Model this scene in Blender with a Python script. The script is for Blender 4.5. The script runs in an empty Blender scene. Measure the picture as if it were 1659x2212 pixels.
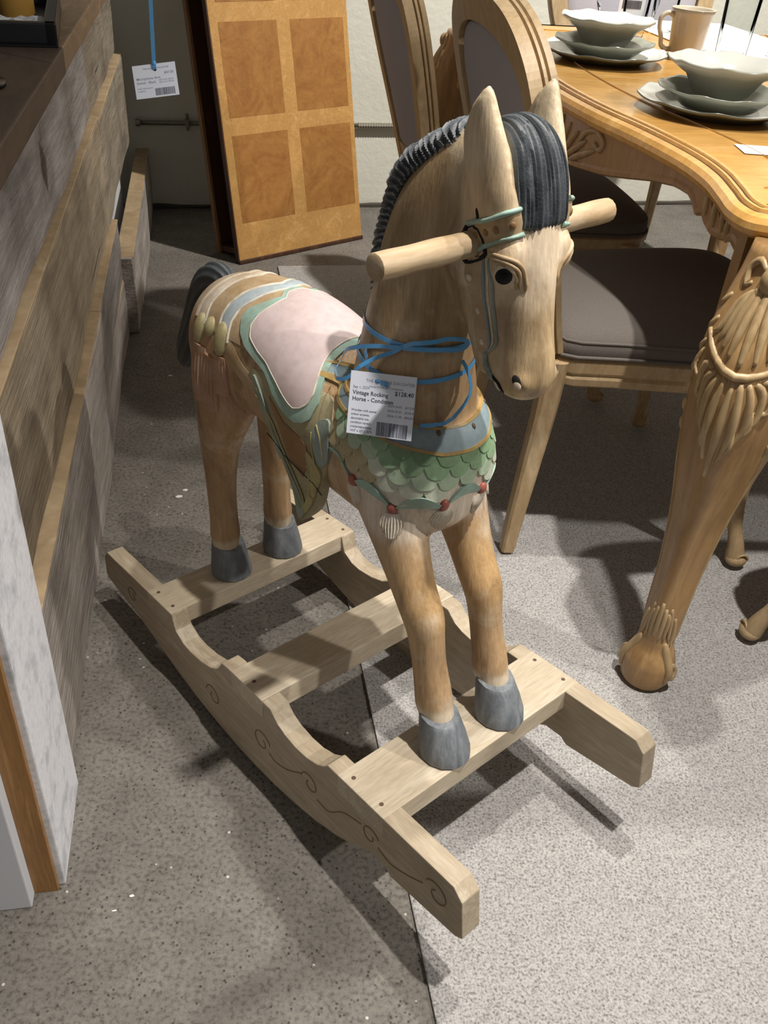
import bpy, bmesh, math, random
import numpy as np
from mathutils import Vector, Matrix, Euler
from mathutils.bvhtree import BVHTree
from mathutils import noise as mnoise
D = bpy.data
SC = bpy.context.scene
COL = SC.collection
random.seed(5)
R = math.radians

# ---------------------------------------------------------------- camera, world, lights, exposure
cam_d = D.cameras.new('camera'); cam = D.objects.new('camera', cam_d); COL.objects.link(cam)
PITCH, ROLL = 0.625, 0.0807
fw = Vector((0, math.cos(PITCH), -math.sin(PITCH)))
r0 = Vector((1, 0, 0)); u0 = Vector((0, math.sin(PITCH), math.cos(PITCH)))
rt = r0*math.cos(ROLL) + u0*math.sin(ROLL); up = -r0*math.sin(ROLL) + u0*math.cos(ROLL)
cam.matrix_world = Matrix(((rt.x, up.x, -fw.x, 0), (rt.y, up.y, -fw.y, 0), (rt.z, up.z, -fw.z, 1.0807), (0, 0, 0, 1)))
cam_d.sensor_fit = 'VERTICAL'; cam_d.sensor_height = 24
cam_d.lens = 1941.9158/2212*24
cam_d.clip_start = 0.02
SC.camera = cam
world = D.worlds.new('world'); SC.world = world; world.use_nodes = True
bg = world.node_tree.nodes['Background']
bg.inputs[0].default_value = (1.0, 0.95, 0.9, 1); bg.inputs[1].default_value = 0.18
SC.view_settings.view_transform = 'Standard'; SC.view_settings.look = 'None'
SC.view_settings.gamma = 1; SC.view_settings.use_curve_mapping = False
SC.view_settings.exposure = 0.0

def spot(name, loc, aim, power, size_deg, blend, rad, col=(1.0, 0.96, 0.91)):
    l = D.lights.new(name, 'SPOT'); l.energy = power; l.spot_size = R(size_deg); l.spot_blend = blend
    l.shadow_soft_size = rad; l.color = col
    o = D.objects.new(name, l); COL.objects.link(o); o.location = loc
    o.rotation_euler = (Vector(aim)-Vector(loc)).to_track_quat('-Z', 'Y').to_euler()
    return o
spot('track_light', (0.62, 0.50, 3.0), (0.52, 0.74, 0), 360, 52, 0.9, 0.03)
spot('track_light', (0.36, 1.42, 3.0), (0.42, 1.10, 0.0), 190, 48, 0.9, 0.035)
spot('track_light', (1.25, 2.2, 2.9), (0.35, 3.55, 0.25), 500, 85, 0.9, 0.05)
spot('track_light', (2.2, 0.42, 2.7), (-0.35, 1.25, 0.25), 190, 62, 0.9, 0.04)

# ---------------------------------------------------------------- materials
def mat(name, base=(0.5, 0.5, 0.5), rough=0.6, attr=None, spec=0.5, metal=0.0):
    m = D.materials.new(name); m.use_nodes = True; nt = m.node_tree
    b = nt.nodes['Principled BSDF']; b.inputs['Roughness'].default_value = rough
    b.inputs['Base Color'].default_value = (*base, 1); b.inputs['Metallic'].default_value = metal
    b.inputs['Specular IOR Level'].default_value = spec
    return m
def N(nt, t, **k):
    n = nt.nodes.new(t)
    for a, v in k.items(): setattr(n, a, v)
    return n
def lin(h):
    h = h.lstrip('#'); c = [int(h[i:i+2], 16)/255 for i in (0, 2, 4)]
    return tuple(x/12.92 if x <= 0.04045 else ((x+0.055)/1.055)**2.4 for x in c)
def coords(nt, scale=(1, 1, 1), rot=(0, 0, 0), kind='Object'):
    tc = N(nt, 'ShaderNodeTexCoord'); mp = N(nt, 'ShaderNodeMapping')
    mp.inputs['Scale'].default_value = scale; mp.inputs['Rotation'].default_value = rot
    nt.links.new(tc.outputs[kind], mp.inputs['Vector']); return mp.outputs[0]
def noise_(nt, vec, scale, detail=4, rough=0.6, dist=0.0):
    n = N(nt, 'ShaderNodeTexNoise'); n.inputs['Scale'].default_value = scale; n.inputs['Detail'].default_value = detail
    n.inputs['Roughness'].default_value = rough; n.inputs['Distortion'].default_value = dist
    if vec is not None: nt.links.new(vec, n.inputs['Vector'])
    return n.outputs['Fac']
def ramp(nt, fac, stops):
    r = N(nt, 'ShaderNodeValToRGB'); e = r.color_ramp.elements
    while len(e) < len(stops): e.new(0.5)
    for i, (p, c) in enumerate(stops):
        e[i].position = p; e[i].color = (*c, 1) if len(c) == 3 else c
    nt.links.new(fac, r.inputs[0]); return r.outputs[0]
def mix(nt, fac, a, b, mode='MIX'):
    m = N(nt, 'ShaderNodeMix', data_type='RGBA', blend_type=mode)
    for s, v in ((m.inputs[0], fac), (m.inputs[6], a), (m.inputs[7], b)):
        if isinstance(v, (int, float)): s.default_value = v
        elif isinstance(v, tuple): s.default_value = (*v, 1) if len(v) == 3 else v
        else: nt.links.new(v, s)
    return m.outputs[2]
def bump(nt, h, strength, dist=0.002, prev=None):
    b = N(nt, 'ShaderNodeBump'); b.inputs['Strength'].default_value = strength; b.inputs['Distance'].default_value = dist
    nt.links.new(h, b.inputs['Height'])
    if prev is not None: nt.links.new(prev, b.inputs['Normal'])
    return b.outputs[0]
def B(m): return m.node_tree.nodes['Principled BSDF']
def wood(name, c1, c2, c3=None, scale=(1, 1, 1), ns=6, rough=0.5, bs=0.25, fine=60, rot=(0, 0, 0), blotch=0.5):
    """grain runs along the axis whose scale is small"""
    m = mat(name, rough=rough); nt = m.node_tree; v = coords(nt, scale, rot)
    n1 = noise_(nt, v, ns, 6, 0.62, 1.2); n2 = noise_(nt, v, fine, 3, 0.6)
    col = ramp(nt, n1, [(0.3, c1), (0.52, c2), (0.72, c3 or c1)])
    v2 = coords(nt); n3 = noise_(nt, v2, 9, 4, 0.6)
    col = mix(nt, n3, col, ramp(nt, n3, [(0.35, (0.62, 0.6, 0.58)), (0.65, (1, 1, 1))]), 'MULTIPLY') if blotch else col
    f = ramp(nt, n2, [(0.3, (0.72, 0.7, 0.68)), (0.6, (1, 1, 1))])
    col = mix(nt, 0.6, col, f, 'MULTIPLY')
    nt.links.new(col, B(m).inputs['Base Color']); nt.links.new(bump(nt, n2, bs, 0.0015), B(m).inputs['Normal'])
    return m
def painted(name, base, worn, rough=0.55, ns=30, amount=(0.45, 0.7), bs=0.2):
    m = mat(name, rough=rough); nt = m.node_tree; v = coords(nt)
    n1 = noise_(nt, v, ns, 6, 0.65); n2 = noise_(nt, v, ns*6, 3, 0.6)
    c = ramp(nt, n1, [(amount[0], base), (amount[1], worn)])
    c = mix(nt, 0.5, c, ramp(nt, n2, [(0.3, (0.75, 0.75, 0.75)), (0.6, (1, 1, 1))]), 'MULTIPLY')
    nt.links.new(c, B(m).inputs['Base Color']); nt.links.new(bump(nt, n1, bs, 0.001), B(m).inputs['Normal'])
    return m

# ---------------------------------------------------------------- object helpers
def link(name, me, material=None, parent=None, smooth=False, label=None):
    o = D.objects.new(name, me); COL.objects.link(o)
    if material is not None and len(me.materials) == 0: me.materials.append(material)
    if smooth: me.shade_smooth()
    if parent is not None: o.parent = parent
    if label: o['label'] = label
    return o
def tag(o, label, cat, group=None):
    o['label'] = label; o['category'] = cat
    if group: o['group'] = group
    return o
def thing(name, label, cat, loc=(0, 0, 0), rot=(0, 0, 0), group=None):
    o = D.objects.new(name, None); COL.objects.link(o); o.location = loc; o.rotation_euler = rot
    o.empty_display_size = 0.05
    return tag(o, label, cat, group)
def struct(o): o['kind'] = 'structure'; return o
def from_bm(bm, name='m'):
    me = D.meshes.new(name); bmesh.ops.recalc_face_normals(bm, faces=bm.faces); bm.to_mesh(me); bm.free(); return me
def pyd(vs, fs, fix=True):
    me = D.meshes.new('m'); me.from_pydata([tuple(v) for v in vs], [], fs)
    if fix:
        bm = bmesh.new(); bm.from_mesh(me); bmesh.ops.recalc_face_normals(bm, faces=bm.faces); bm.to_mesh(me); bm.free()
    return me
def bev(me, w, seg=2, ang=35):
    bm = bmesh.new(); bm.from_mesh(me)
    es = [e for e in bm.edges if len(e.link_faces) == 2 and e.calc_face_angle(0) > R(ang)]
    bmesh.ops.bevel(bm, geom=es, offset=w, segments=seg, affect='EDGES', profile=0.6, clamp_overlap=True)
    bmesh.ops.recalc_face_normals(bm, faces=bm.faces)
    bm.to_mesh(me); bm.free(); return me
def box(x0, x1, y0, y1, z0, z1, b=0.0, seg=2):
    v = [(x, y, z) for x in (x0, x1) for y in (y0, y1) for z in (z0, z1)]
    me = pyd(v, [(0, 1, 3, 2), (4, 6, 7, 5), (0, 4, 5, 1), (2, 3, 7, 6), (0, 2, 6, 4), (1, 5, 7, 3)])
    return bev(me, b, seg) if b else me
def prism(pts, d0, d1, axis='y', b=0.0, seg=2):
    """polygon in two axes, extruded along the third"""
    n = len(pts)
    def P(p, d):
        return {'y': (p[0], d, p[1]), 'z': (p[0], p[1], d), 'x': (d, p[0], p[1])}[axis]
    vs = [P(p, d0) for p in pts]+[P(p, d1) for p in pts]
    fs = [tuple(range(n)), tuple(range(2*n-1, n-1, -1))]+[(i, (i+1) % n, n+(i+1) % n, n+i) for i in range(n)]
    me = pyd(vs, fs); return bev(me, b, seg) if b else me
def lathe(prof, seg=32, wav=None):
    """profile of (r, z); wav(angle, r, z) -> (r, z) modulates"""
    vs = []; fs = []; n = len(prof)
    for j in range(seg):
        a = 2*math.pi*j/seg
        for r, z in prof:
            rr, zz = wav(a, r, z) if wav else (r, z)
            vs.append((rr*math.cos(a), rr*math.sin(a), zz))
    for j in range(seg):
        k = (j+1) % seg
        for i in range(n-1): fs.append((j*n+i, k*n+i, k*n+i+1, j*n+i+1))
    me = D.meshes.new('m'); me.from_pydata(vs, [], fs)
    bm = bmesh.new(); bm.from_mesh(me); bmesh.ops.remove_doubles(bm, verts=bm.verts, dist=1e-6)
    bmesh.ops.recalc_face_normals(bm, faces=bm.faces); bm.to_mesh(me); bm.free(); return me
def frames(pts, upv=None):
    """parallel-transport frames along a path"""
    pts = [Vector(p) for p in pts]; n = len(pts); T = []
    for i in range(n):
        t = (pts[min(i+1, n-1)]-pts[max(i-1, 0)]); T.append(t.normalized() if t.length > 1e-9 else Vector((0, 0, 1)))
    u = Vector(upv) if upv is not None else (Vector((0, 0, 1)) if abs(T[0].z) < 0.9 else Vector((1, 0, 0)))
    out = []
    for i in range(n):
        u = (u-T[i]*u.dot(T[i])).normalized(); out.append((pts[i], u.copy(), T[i].cross(u)))
    return out
def sweep(pts, rad, seg=8, upv=None, sect=None, closed=False, fixed=None):
    """tube along a path; rad a number, list, or list of (a,b); sect optional unit section polygon [(u,v)]"""
    fr = frames(pts, upv); vs = []; fs = []; n = len(pts)
    if fixed is not None:
        f2 = []
        for (p, u, v) in fr:
            t = u.cross(v); uu = Vector(fixed); uu = (uu-t*uu.dot(t)).normalized(); f2.append((p, uu, t.cross(uu)))
        fr = f2
    sc = sect or [(math.cos(2*math.pi*k/seg), math.sin(2*math.pi*k/seg)) for k in range(seg)]
    m = len(sc)
    for i, (p, u, v) in enumerate(fr):
        r = rad[i] if isinstance(rad, (list, tuple)) and not (len(rad) == 2 and isinstance(rad, tuple)) else rad
        a, b = r if isinstance(r, (tuple, list)) else (r, r)
        for (s, t) in sc: vs.append(p+u*(s*a)+v*(t*b))
    for i in range(n if closed else n-1):
        k = (i+1) % n
        for j in range(m): fs.append((i*m+j, i*m+(j+1) % m, k*m+(j+1) % m, k*m+j))
    if not closed: fs += [tuple(range(m-1, -1, -1)), tuple(range((n-1)*m, n*m))]
    return pyd(vs, fs)
def catmull(P, k=8, closed=False):
    P = [Vector(p) for p in P]; out = []; n = len(P)
    for i in range(n if closed else n-1):
        g = lambda j: P[j % n] if closed else P[max(0, min(n-1, j))]
        a, b, c, d = g(i-1), g(i), g(i+1), g(i+2)
        for s in range(k):
            t = s/k
            out.append(0.5*((2*b)+(c-a)*t+(2*a-5*b+4*c-d)*t*t+(-a+3*b-3*c+d)*t*t*t))
    if not closed: out.append(P[-1])
    return out
def lerp_list(L_, k=8):
    """Catmull through a list of equal-length number tuples"""
    out = []; n = len(L_)
    for i in range(n-1):
        g = lambda j: np.array(L_[max(0, min(n-1, j))], float)
        a, b, c, d = g(i-1), g(i), g(i+1), g(i+2)
        for s in range(k):
            t = s/k; out.append(0.5*((2*b)+(c-a)*t+(2*a-5*b+4*c-d)*t*t+(-a+3*b-3*c+d)*t*t*t))
    out.append(np.array(L_[-1], float)); return out
def join(meshes):
    bm = bmesh.new()
    for me in meshes: bm.from_mesh(me)
    out = D.meshes.new('m'); bm.to_mesh(out); bm.free(); return out
def xf(me, M): me.transform(M); return me
TR = lambda *a: Matrix.Translation(a)
def RZ(a): return Matrix.Rotation(a, 4, 'Z')
def copy_thing(root, loc=None, rz=None, label=None):
    r = root.copy(); COL.objects.link(r)
    if loc is not None: r.location = loc
    if rz is not None: r.rotation_euler = (0, 0, rz)
    if label: r['label'] = label
    for ch in list(root.children):
        c = ch.copy(); COL.objects.link(c); c.parent = r
        for g in list(ch.children):
            d = g.copy(); COL.objects.link(d); d.parent = c
    return r
def evaluated(o):
    dg = bpy.context.evaluated_depsgraph_get(); return D.meshes.new_from_object(o.evaluated_get(dg))
# ---------------------------------------------------------------- setting: floor, rug, wall
PHI = R(12.4)          # the room and the table are turned by this much
def concrete():
    m = mat('concrete', rough=0.75); nt = m.node_tree; v = coords(nt)
    n1 = noise_(nt, v, 2.2, 5, 0.6); n2 = noise_(nt, v, 14, 5, 0.65); n3 = noise_(nt, v, 160, 3, 0.6)
    c = ramp(nt, n1, [(0.3, lin('#625e58')), (0.7, lin('#7b766e'))])
    c = mix(nt, 0.7, c, ramp(nt, n2, [(0.3, (0.62, 0.6, 0.58)), (0.65, (1.0, 1.0, 1.0))]), 'MULTIPLY')
    c = mix(nt, 0.8, c, ramp(nt, n3, [(0.36, (0.5, 0.48, 0.45)), (0.48, (0.97, 0.97, 0.97)), (0.72, (1.35, 1.32, 1.27))]), 'MULTIPLY')
    vo = N(nt, 'ShaderNodeTexVoronoi'); vo.inputs['Scale'].default_value = 110; nt.links.new(v, vo.inputs['Vector'])
    sp = ramp(nt, vo.outputs['Distance'], [(0.13, (0.30, 0.27, 0.24)), (0.24, (1, 1, 1))])
    pick = noise_(nt, v, 24, 2, 0.5); pk = ramp(nt, pick, [(0.42, (0, 0, 0)), (0.50, (1, 1, 1))])
    c = mix(nt, pk, c, mix(nt, 1.0, c, sp, 'MULTIPLY'))
    vo2 = N(nt, 'ShaderNodeTexVoronoi'); vo2.inputs['Scale'].default_value = 31; nt.links.new(v, vo2.inputs['Vector'])
    w = ramp(nt, vo2.outputs['Distance'], [(0.045, (1, 1, 1)), (0.07, (0, 0, 0))])
    c = mix(nt, w, c, lin('#b9b2a8'))
    nt.links.new(c, B(m).inputs['Base Color']); nt.links.new(bump(nt, n3, 0.25, 0.002), B(m).inputs['Normal'])
    return m
def carpet():
    m = mat('carpet', rough=0.95, spec=0.1); nt = m.node_tree; v = coords(nt)
    n1 = noise_(nt, v, 300, 2, 0.6); n2 = noise_(nt, v, 90, 4, 0.7); n3 = noise_(nt, v, 4, 3, 0.5)
    c = ramp(nt, n1, [(0.30, lin('#6f6c6a')), (0.45, lin('#9b9895')), (0.65, lin('#b2afab'))])
    c = mix(nt, 0.6, c, ramp(nt, n2, [(0.3, (0.74, 0.74, 0.74)), (0.55, (1, 1, 1))]), 'MULTIPLY')
    c = mix(nt, 0.5, c, ramp(nt, n3, [(0.3, (0.85, 0.84, 0.83)), (0.7, (1, 1, 1))]), 'MULTIPLY')
    nt.links.new(c, B(m).inputs['Base Color'])
    h = mix(nt, 0.4, n1, n2); nt.links.new(bump(nt, h, 0.9, 0.004), B(m).inputs['Normal'])
    return m
M_conc = concrete(); M_carpet = carpet()
fl = struct(link('floor', box(-3.5, 5, -1.5, 6, -0.05, 0), M_conc))
rug_dir = Vector((-0.2179, 0.9760, 0)); rug_n = Vector((0.9760, 0.2179, 0))
rc = Vector((-0.405, 2.793, 0))
a = rc; b_ = rc-rug_dir*3.6; bm = bmesh.new()
rme = prism([(a.x, a.y), (b_.x, b_.y), (b_.x+3.2, b_.y+0.71), (a.x+3.2, a.y+0.79)], 0, 0.006, 'z', 0.002)
rug = link('rug', rme, M_carpet)
tag(rug, 'flat grey low pile carpet piece lying under the table and horse', 'rug')

def plaster(name, c1, c2):
    m = mat(name, rough=0.7); nt = m.node_tree; v = coords(nt)
    n1 = noise_(nt, v, 3, 4, 0.6); n2 = noise_(nt, v, 45, 5, 0.6)
    nt.links.new(ramp(nt, n1, [(0.3, c1), (0.7, c2)]), B(m).inputs['Base Color'])
    nt.links.new(bump(nt, n2, 0.5, 0.004), B(m).inputs['Normal']); return m
M_wall = plaster('painted_plaster', lin('#d6d4c4'), lin('#e0ded0'))
wp = Vector((-0.1833, 3.4967, 0)); wd = Vector((0.96086, 0.27702, 0)); wn = Vector((-0.27702, 0.96086, 0))
wang = math.atan2(wd.y, wd.x)
wall = struct(link('wall_back', xf(box(-3.0, 5.0, 0, 0.15, 0, 3.0), Matrix.Translation(wp) @ RZ(wang)), M_wall))
M_steel = mat('galvanised_steel', lin('#8f8a7c'), 0.4, metal=0.7)
def on_wall(s, off, z): return wp+wd*s-wn*off+Vector((0, 0, z))
pz = 0.297
t = thing('conduit_pipe', 'thin steel conduit pipe clamped low along the pale back wall', 'pipe', on_wall(0, 0, pz), (0, 0, wang))
def lw(s, off, z): return (s, -off, z-pz)
link('pipe', sweep([lw(-0.80, 0.018, pz), lw(2.9, 0.018, pz)], 0.008, 10), M_steel, t, True)
link('conduit_sleeve', sweep([lw(-0.03+0.0008*k, 0.018, pz) for k in range(0, 800, 2)], [0.0098 if k % 6 < 3 else 0.0085 for k in range(0, 400)], 8), M_steel, t)
for s_ in (-0.64, 0.9, 1.9):
    link('clamp', join([box(s_-0.007, s_+0.007, -0.028, 0, -0.012, 0.012, 0.002), box(s_-0.005, s_+0.005, -0.006, 0, -0.028, 0.028, 0.002)]), M_steel, t)
link('end_cap', sweep([lw(-0.80, 0.018, pz), lw(-0.815, 0.018, pz)], 0.012, 10), M_steel, t)
M_dbase = mat('dark_sealant', lin('#4a453c'), 0.9)
random.seed(3)
pts = [on_wall(s*0.08-1.0, 0.004+random.random()*0.006, 0.004+random.random()*0.004) for s in range(40)]
ws = struct(link('trim_1', sweep(pts, [0.006+random.random()*0.005 for _ in pts], 6), M_dbase))
# ---------------------------------------------------------------- rocking horse
HORSE_LOC = (-0.0294, 0.9595, 0.0065); HORSE_ROT = (0, -0.0814, -0.8147)
horse = thing('rocking_horse', 'carved wooden rocking horse with mint edged pink saddle and green scaled chest, on pale rockers', 'rocking horse', HORSE_LOC, HORSE_ROT)
M_rock = wood('rocker_wood', lin('#b59e7e'), lin('#a48c6b'), lin('#bda88a'), (6, 6, 6), 1.0, 0.55, 0.15, 40)
def long_wood(name, c1, c2, c3, axis, rough=0.55, sc=9):
    s = [sc*4, sc*4, sc*4]; s[axis] = sc*0.45
    return wood(name, c1, c2, c3, tuple(s), 1.0, rough, 0.15, 9)
M_rail = long_wood('rocker_wood_long', lin('#bfb199'), lin('#ae9e85'), lin('#c8bba4'), 0)
M_plank = long_wood('plank_wood', lin('#cdc0a9'), lin('#bcad94'), lin('#d4c8b3'), 1)
M_nail = mat('dark_nail', lin('#5b4638'), 0.6)
M_groove = mat('carved_groove', lin('#77664e'), 0.8)
ZT = 0.1513
def arc(p0, pm, p1, k=10):
    return [tuple(v)[:2] for v in catmull([(*p0, 0), (*pm, 0), (*p1, 0)], k)]
def rail_profile():
    top = [(-0.432, 0.137), (-0.418, ZT), (-0.205, ZT)]
    rear = [(-0.205, 0.150), (-0.198, 0.124), (-0.178, 0.112), (-0.158, 0.109), (-0.125, 0.112), (-0.098, 0.119), (-0.078, 0.131), (-0.064, 0.151)]
    mid = [(-0.048, 0.153), (0.056, 0.153)]
    front = [(0.062, 0.146), (0.072, 0.137), (0.088, 0.130), (0.111, 0.126), (0.135, 0.127), (0.158, 0.134), (0.172, 0.143), (0.180, ZT)]
    end = [(0.402, ZT), (0.416, 0.137), (0.421, 0.078), (0.410, 0.071), (0.300, 0.060), (0.290, 0.068), (0.262, 0.068)]
    bel = [(0.225, 0.046), (0.194, 0.032), (0.150, 0.018), (0.10, 0.008), (0.05, 0.002), (0.0, 0.0), (-0.05, 0.002), (-0.10, 0.009), (-0.15, 0.017), (-0.20, 0.029), (-0.26, 0.048), (-0.323, 0.070), (-0.428, 0.091), (-0.436, 0.098)]
    return top+rear[1:]+mid+front+end+bel
prof = rail_profile()
def spiral(cx, cz, r, turns, a0, sgn=1, n=26):
    return [(cx+r*(1-0.72*k/n)*math.cos(a0+sgn*turns*2*math.pi*k/n), cz+r*(1-0.72*k/n)*math.sin(a0+sgn*turns*2*math.pi*k/n)) for k in range(n+1)]
for s in (-1, 1):
    y0, y1 = (-0.178, -0.150) if s < 0 else (0.150, 0.178)
    rail = link('rocker', prism(prof, y0, y1, 'y', 0.0016), M_rail, horse)
    yo = y0-0.0002 if s < 0 else y1+0.0002
    for (cx, cz, r, tn, a0, sg) in ((0.378, 0.111, 0.020, 1.1, 2.6, -1), (0.262, 0.098, 0.017, 1.0, 0.4, 1), (0.140, 0.082, 0.019, 1.1, 3.0, -1), (0.028, 0.070, 0.022, 1.1, 0.3, 1), (-0.10, 0.062, 0.020, 1.1, 3.0, -1), (-0.34, 0.108, 0.017, 1.1, 0.6, 1)):
        link('carved_scroll', sweep([(x, yo, z) for x, z in spiral(cx, cz, r, tn, a0, sg)], (0.0007, 0.0010), 5, fixed=(0, 1, 0)), M_groove, rail)
    for P_ in ([(0.355, 0.108), (0.33, 0.095), (0.30, 0.085), (0.277, 0.092)], [(0.245, 0.104), (0.21, 0.092), (0.18, 0.066), (0.155, 0.066)], [(0.12, 0.086), (0.09, 0.066), (0.06, 0.056), (0.046, 0.062)]):
        link('carved_scroll', sweep([(v.x, yo, v.z) for v in catmull([(x, 0, z) for x, z in P_], 8)], (0.0007, 0.0010), 5, fixed=(0, 1, 0)), M_groove, rail)
def plank(xc, w, zt, th, over):
    o = link('cross_plank', box(xc-w/2, xc+w/2, -0.1782-over, 0.1782+over, zt-th, zt, 0.0016), M_plank, horse)
    for y in (-0.166, 0.166):
        for dx in ((-w*0.3, w*0.3) if w > 0.08 or abs(xc) > 0.1 else (0.0,)):
            link('nail_head', lathe([(0.0001, zt+0.0005), (0.0028, zt+0.0005), (0.0030, zt-0.001), (0.0001, zt-0.001)], 12), M_nail, o).location = (xc+dx, y, 0)
    return o
plank(-0.2437, 0.0741, ZT+0.0004, 0.03, 0); plank(0.0, 0.0763, ZT+0.004, 0.033, 0.001); plank(0.2424, 0.0866, ZT+0.0004, 0.032, 0)

# --- the body: one continuous skin grown from sections, merged by a voxel remesh
def ell(c, u, v, a, b, n=28, p=2.0):
    out = []
    for k in range(n):
        t = 2*math.pi*k/n; cs, sn = math.cos(t), math.sin(t)
        cs = math.copysign(abs(cs)**(2/p), cs); sn = math.copysign(abs(sn)**(2/p), sn)
        out.append(Vector(c)+Vector(u)*(a*cs)+Vector(v)*(b*sn))
    return out
def loft(rings):
    n = len(rings[0]); vs = [p for r in rings for p in r]; fs = []
    for i in range(len(rings)-1):
        for j in range(n): fs.append((i*n+j, i*n+(j+1) % n, (i+1)*n+(j+1) % n, (i+1)*n+j))
    fs += [tuple(range(n-1, -1, -1)), tuple(range((len(rings)-1)*n, len(rings)*n))]
    return pyd(vs, fs)
def chain(secs, yv=(0, 1, 0), n=48, k=8, p=2.0, sgn=1):
    """secs: (x, y, z, a, b): a in the xz-plane across the path, b along y"""
    L_ = lerp_list(secs, k); rings = []
    for i, s in enumerate(L_):
        q0 = Vector(L_[max(i-1, 0)][:3]); q1 = Vector(L_[min(i+1, len(L_)-1)][:3]); t = (q1-q0).normalized()
        y = Vector(yv); v = y.cross(t).normalized()
        rings.append(ell(s[:3], v, t.cross(v), max(s[3], 0.001), max(s[4], 0.001), n, p))
    return loft(rings)
def ellipsoid(c, r, rot=None):
    bm = bmesh.new(); bmesh.ops.create_uvsphere(bm, u_segments=20, v_segments=14, radius=1)
    M = Matrix.Translation(c) @ (rot.to_matrix().to_4x4() if rot else Matrix()) @ Matrix.Diagonal((*r, 1)); bm.transform(M)
    return from_bm(bm)
torso = [(-0.288, 0, 0.540, 0.030, 0.030), (-0.280, 0, 0.541, 0.058, 0.052), (-0.255, 0, 0.542, 0.081, 0.072), (-0.22, 0, 0.543, 0.092, 0.080), (-0.16, 0, 0.548, 0.095, 0.083), (-0.10, 0, 0.546, 0.094, 0.085),
         (-0.04, 0, 0.533, 0.091, 0.086), (0.02, 0, 0.517, 0.088, 0.087), (0.06, 0, 0.508, 0.092, 0.087), (0.11, 0, 0.515, 0.112, 0.088), (0.155, 0, 0.517, 0.105, 0.083), (0.186, 0, 0.518, 0.084, 0.070), (0.207, 0, 0.520, 0.052, 0.048), (0.215, 0, 0.520, 0.02, 0.02)]
neck = [(0.120, 0, 0.545, 0.080, 0.078), (0.124, 0, 0.60, 0.074, 0.066), (0.127, 0, 0.65, 0.070, 0.052), (0.133, 0, 0.69, 0.065, 0.045), (0.142, 0, 0.733, 0.064, 0.040), (0.158, 0, 0.775, 0.061, 0.036), (0.181, 0, 0.811, 0.052, 0.032), (0.208, 0, 0.840, 0.042, 0.028), (0.232, 0, 0.852, 0.03, 0.022)]
head = [(0.238, 0, 0.872, 0.026, 0.024), (0.238, 0, 0.862, 0.040, 0.034), (0.240, 0, 0.835, 0.047, 0.041), (0.243, 0, 0.805, 0.047, 0.043), (0.249, 0, 0.775, 0.045, 0.042), (0.256, 0, 0.745, 0.042, 0.037), (0.264, 0, 0.715, 0.038, 0.031), (0.270, 0, 0.690, 0.036, 0.028),
        (0.275, 0, 0.672, 0.035, 0.028), (0.278, 0, 0.655, 0.032, 0.0265), (0.278, 0, 0.642, 0.024, 0.021), (0.278, 0, 0.635, 0.012, 0.012)]
jaw = [(0.196, 0, 0.800, 0.034, 0.032), (0.206, 0, 0.768, 0.038, 0.036), (0.219, 0, 0.735, 0.034, 0.031), (0.232, 0, 0.705, 0.029, 0.026), (0.238, 0, 0.682, 0.025, 0.0235), (0.239, 0, 0.664, 0.020, 0.0205), (0.241, 0, 0.651, 0.014, 0.015), (0.242, 0, 0.646, 0.006, 0.007)]
parts_ = [chain(torso), chain(neck), chain(head), chain(jaw)]
for s in (-1, 1):
    parts_.append(chain([(0.115, s*0.040, 0.53, 0.062, 0.040), (0.138, s*0.046, 0.478, 0.048, 0.040), (0.158, s*0.049, 0.435, 0.037, 0.034), (0.174, s*0.05, 0.400, 0.0305, 0.029), (0.190, s*0.05, 0.366, 0.027, 0.026), (0.207, s*0.05, 0.335, 0.0262, 0.0245), (0.213, s*0.05, 0.312, 0.0235, 0.0220),
                        (0.220, s*0.05, 0.275, 0.0215, 0.021), (0.228, s*0.05, 0.240, 0.0235, 0.0225), (0.232, s*0.05, 0.220, 0.0245, 0.0235), (0.236, s*0.05, 0.209, 0.0225, 0.022), (0.241, s*0.05, 0.192, 0.0225, 0.022), (0.245, s*0.05, 0.170, 0.022, 0.022)]))
    parts_.append(chain([(-0.195, s*0.038, 0.56, 0.075, 0.044), (-0.205, s*0.044, 0.50, 0.066, 0.044), (-0.214, s*0.048, 0.455, 0.048, 0.040), (-0.226, s*0.05, 0.415, 0.036, 0.034), (-0.236, s*0.05, 0.378, 0.029, 0.028), (-0.241, s*0.05, 0.335, 0.0245, 0.024), (-0.244, s*0.05, 0.29, 0.0225, 0.022),
                        (-0.245, s*0.05, 0.25, 0.0225, 0.022), (-0.2455, s*0.05, 0.226, 0.024, 0.0235), (-0.2455, s*0.05, 0.214, 0.0225, 0.022), (-0.246, s*0.05, 0.195, 0.0215, 0.0215), (-0.246, s*0.05, 0.170, 0.022, 0.022)]))
    ear = []
    for z, xa, xb, b in ((0.800, 0.235, 0.283, 0.014), (0.812, 0.229, 0.285, 0.016), (0.830, 0.225, 0.281, 0.016), (0.852, 0.219, 0.273, 0.014), (0.875, 0.218, 0.265, 0.012), (0.899, 0.229, 0.255, 0.009), (0.911, 0.240, 0.251, 0.006), (0.915, 0.2445, 0.2485, 0.003)):
        ear.append(ell(((xa+xb)/2, s*(0.031+0.09*(z-0.80)), z), (1, 0, 0), (0, 1, 0), (xb-xa)/2, b, 24, 2.0))
    parts_.append(loft(ear))
    parts_.append(ellipsoid((0.272, s*0.031, 0.775), (0.020, 0.016, 0.024)))         # brow / eye socket swelling
    parts_.append(ellipsoid((0.222, s*0.024, 0.768), (0.034, 0.020, 0.036)))         # cheek
    parts_.append(ellipsoid((0.290, s*0.016, 0.660), (0.016, 0.013, 0.014)))         # nostril swelling
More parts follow.
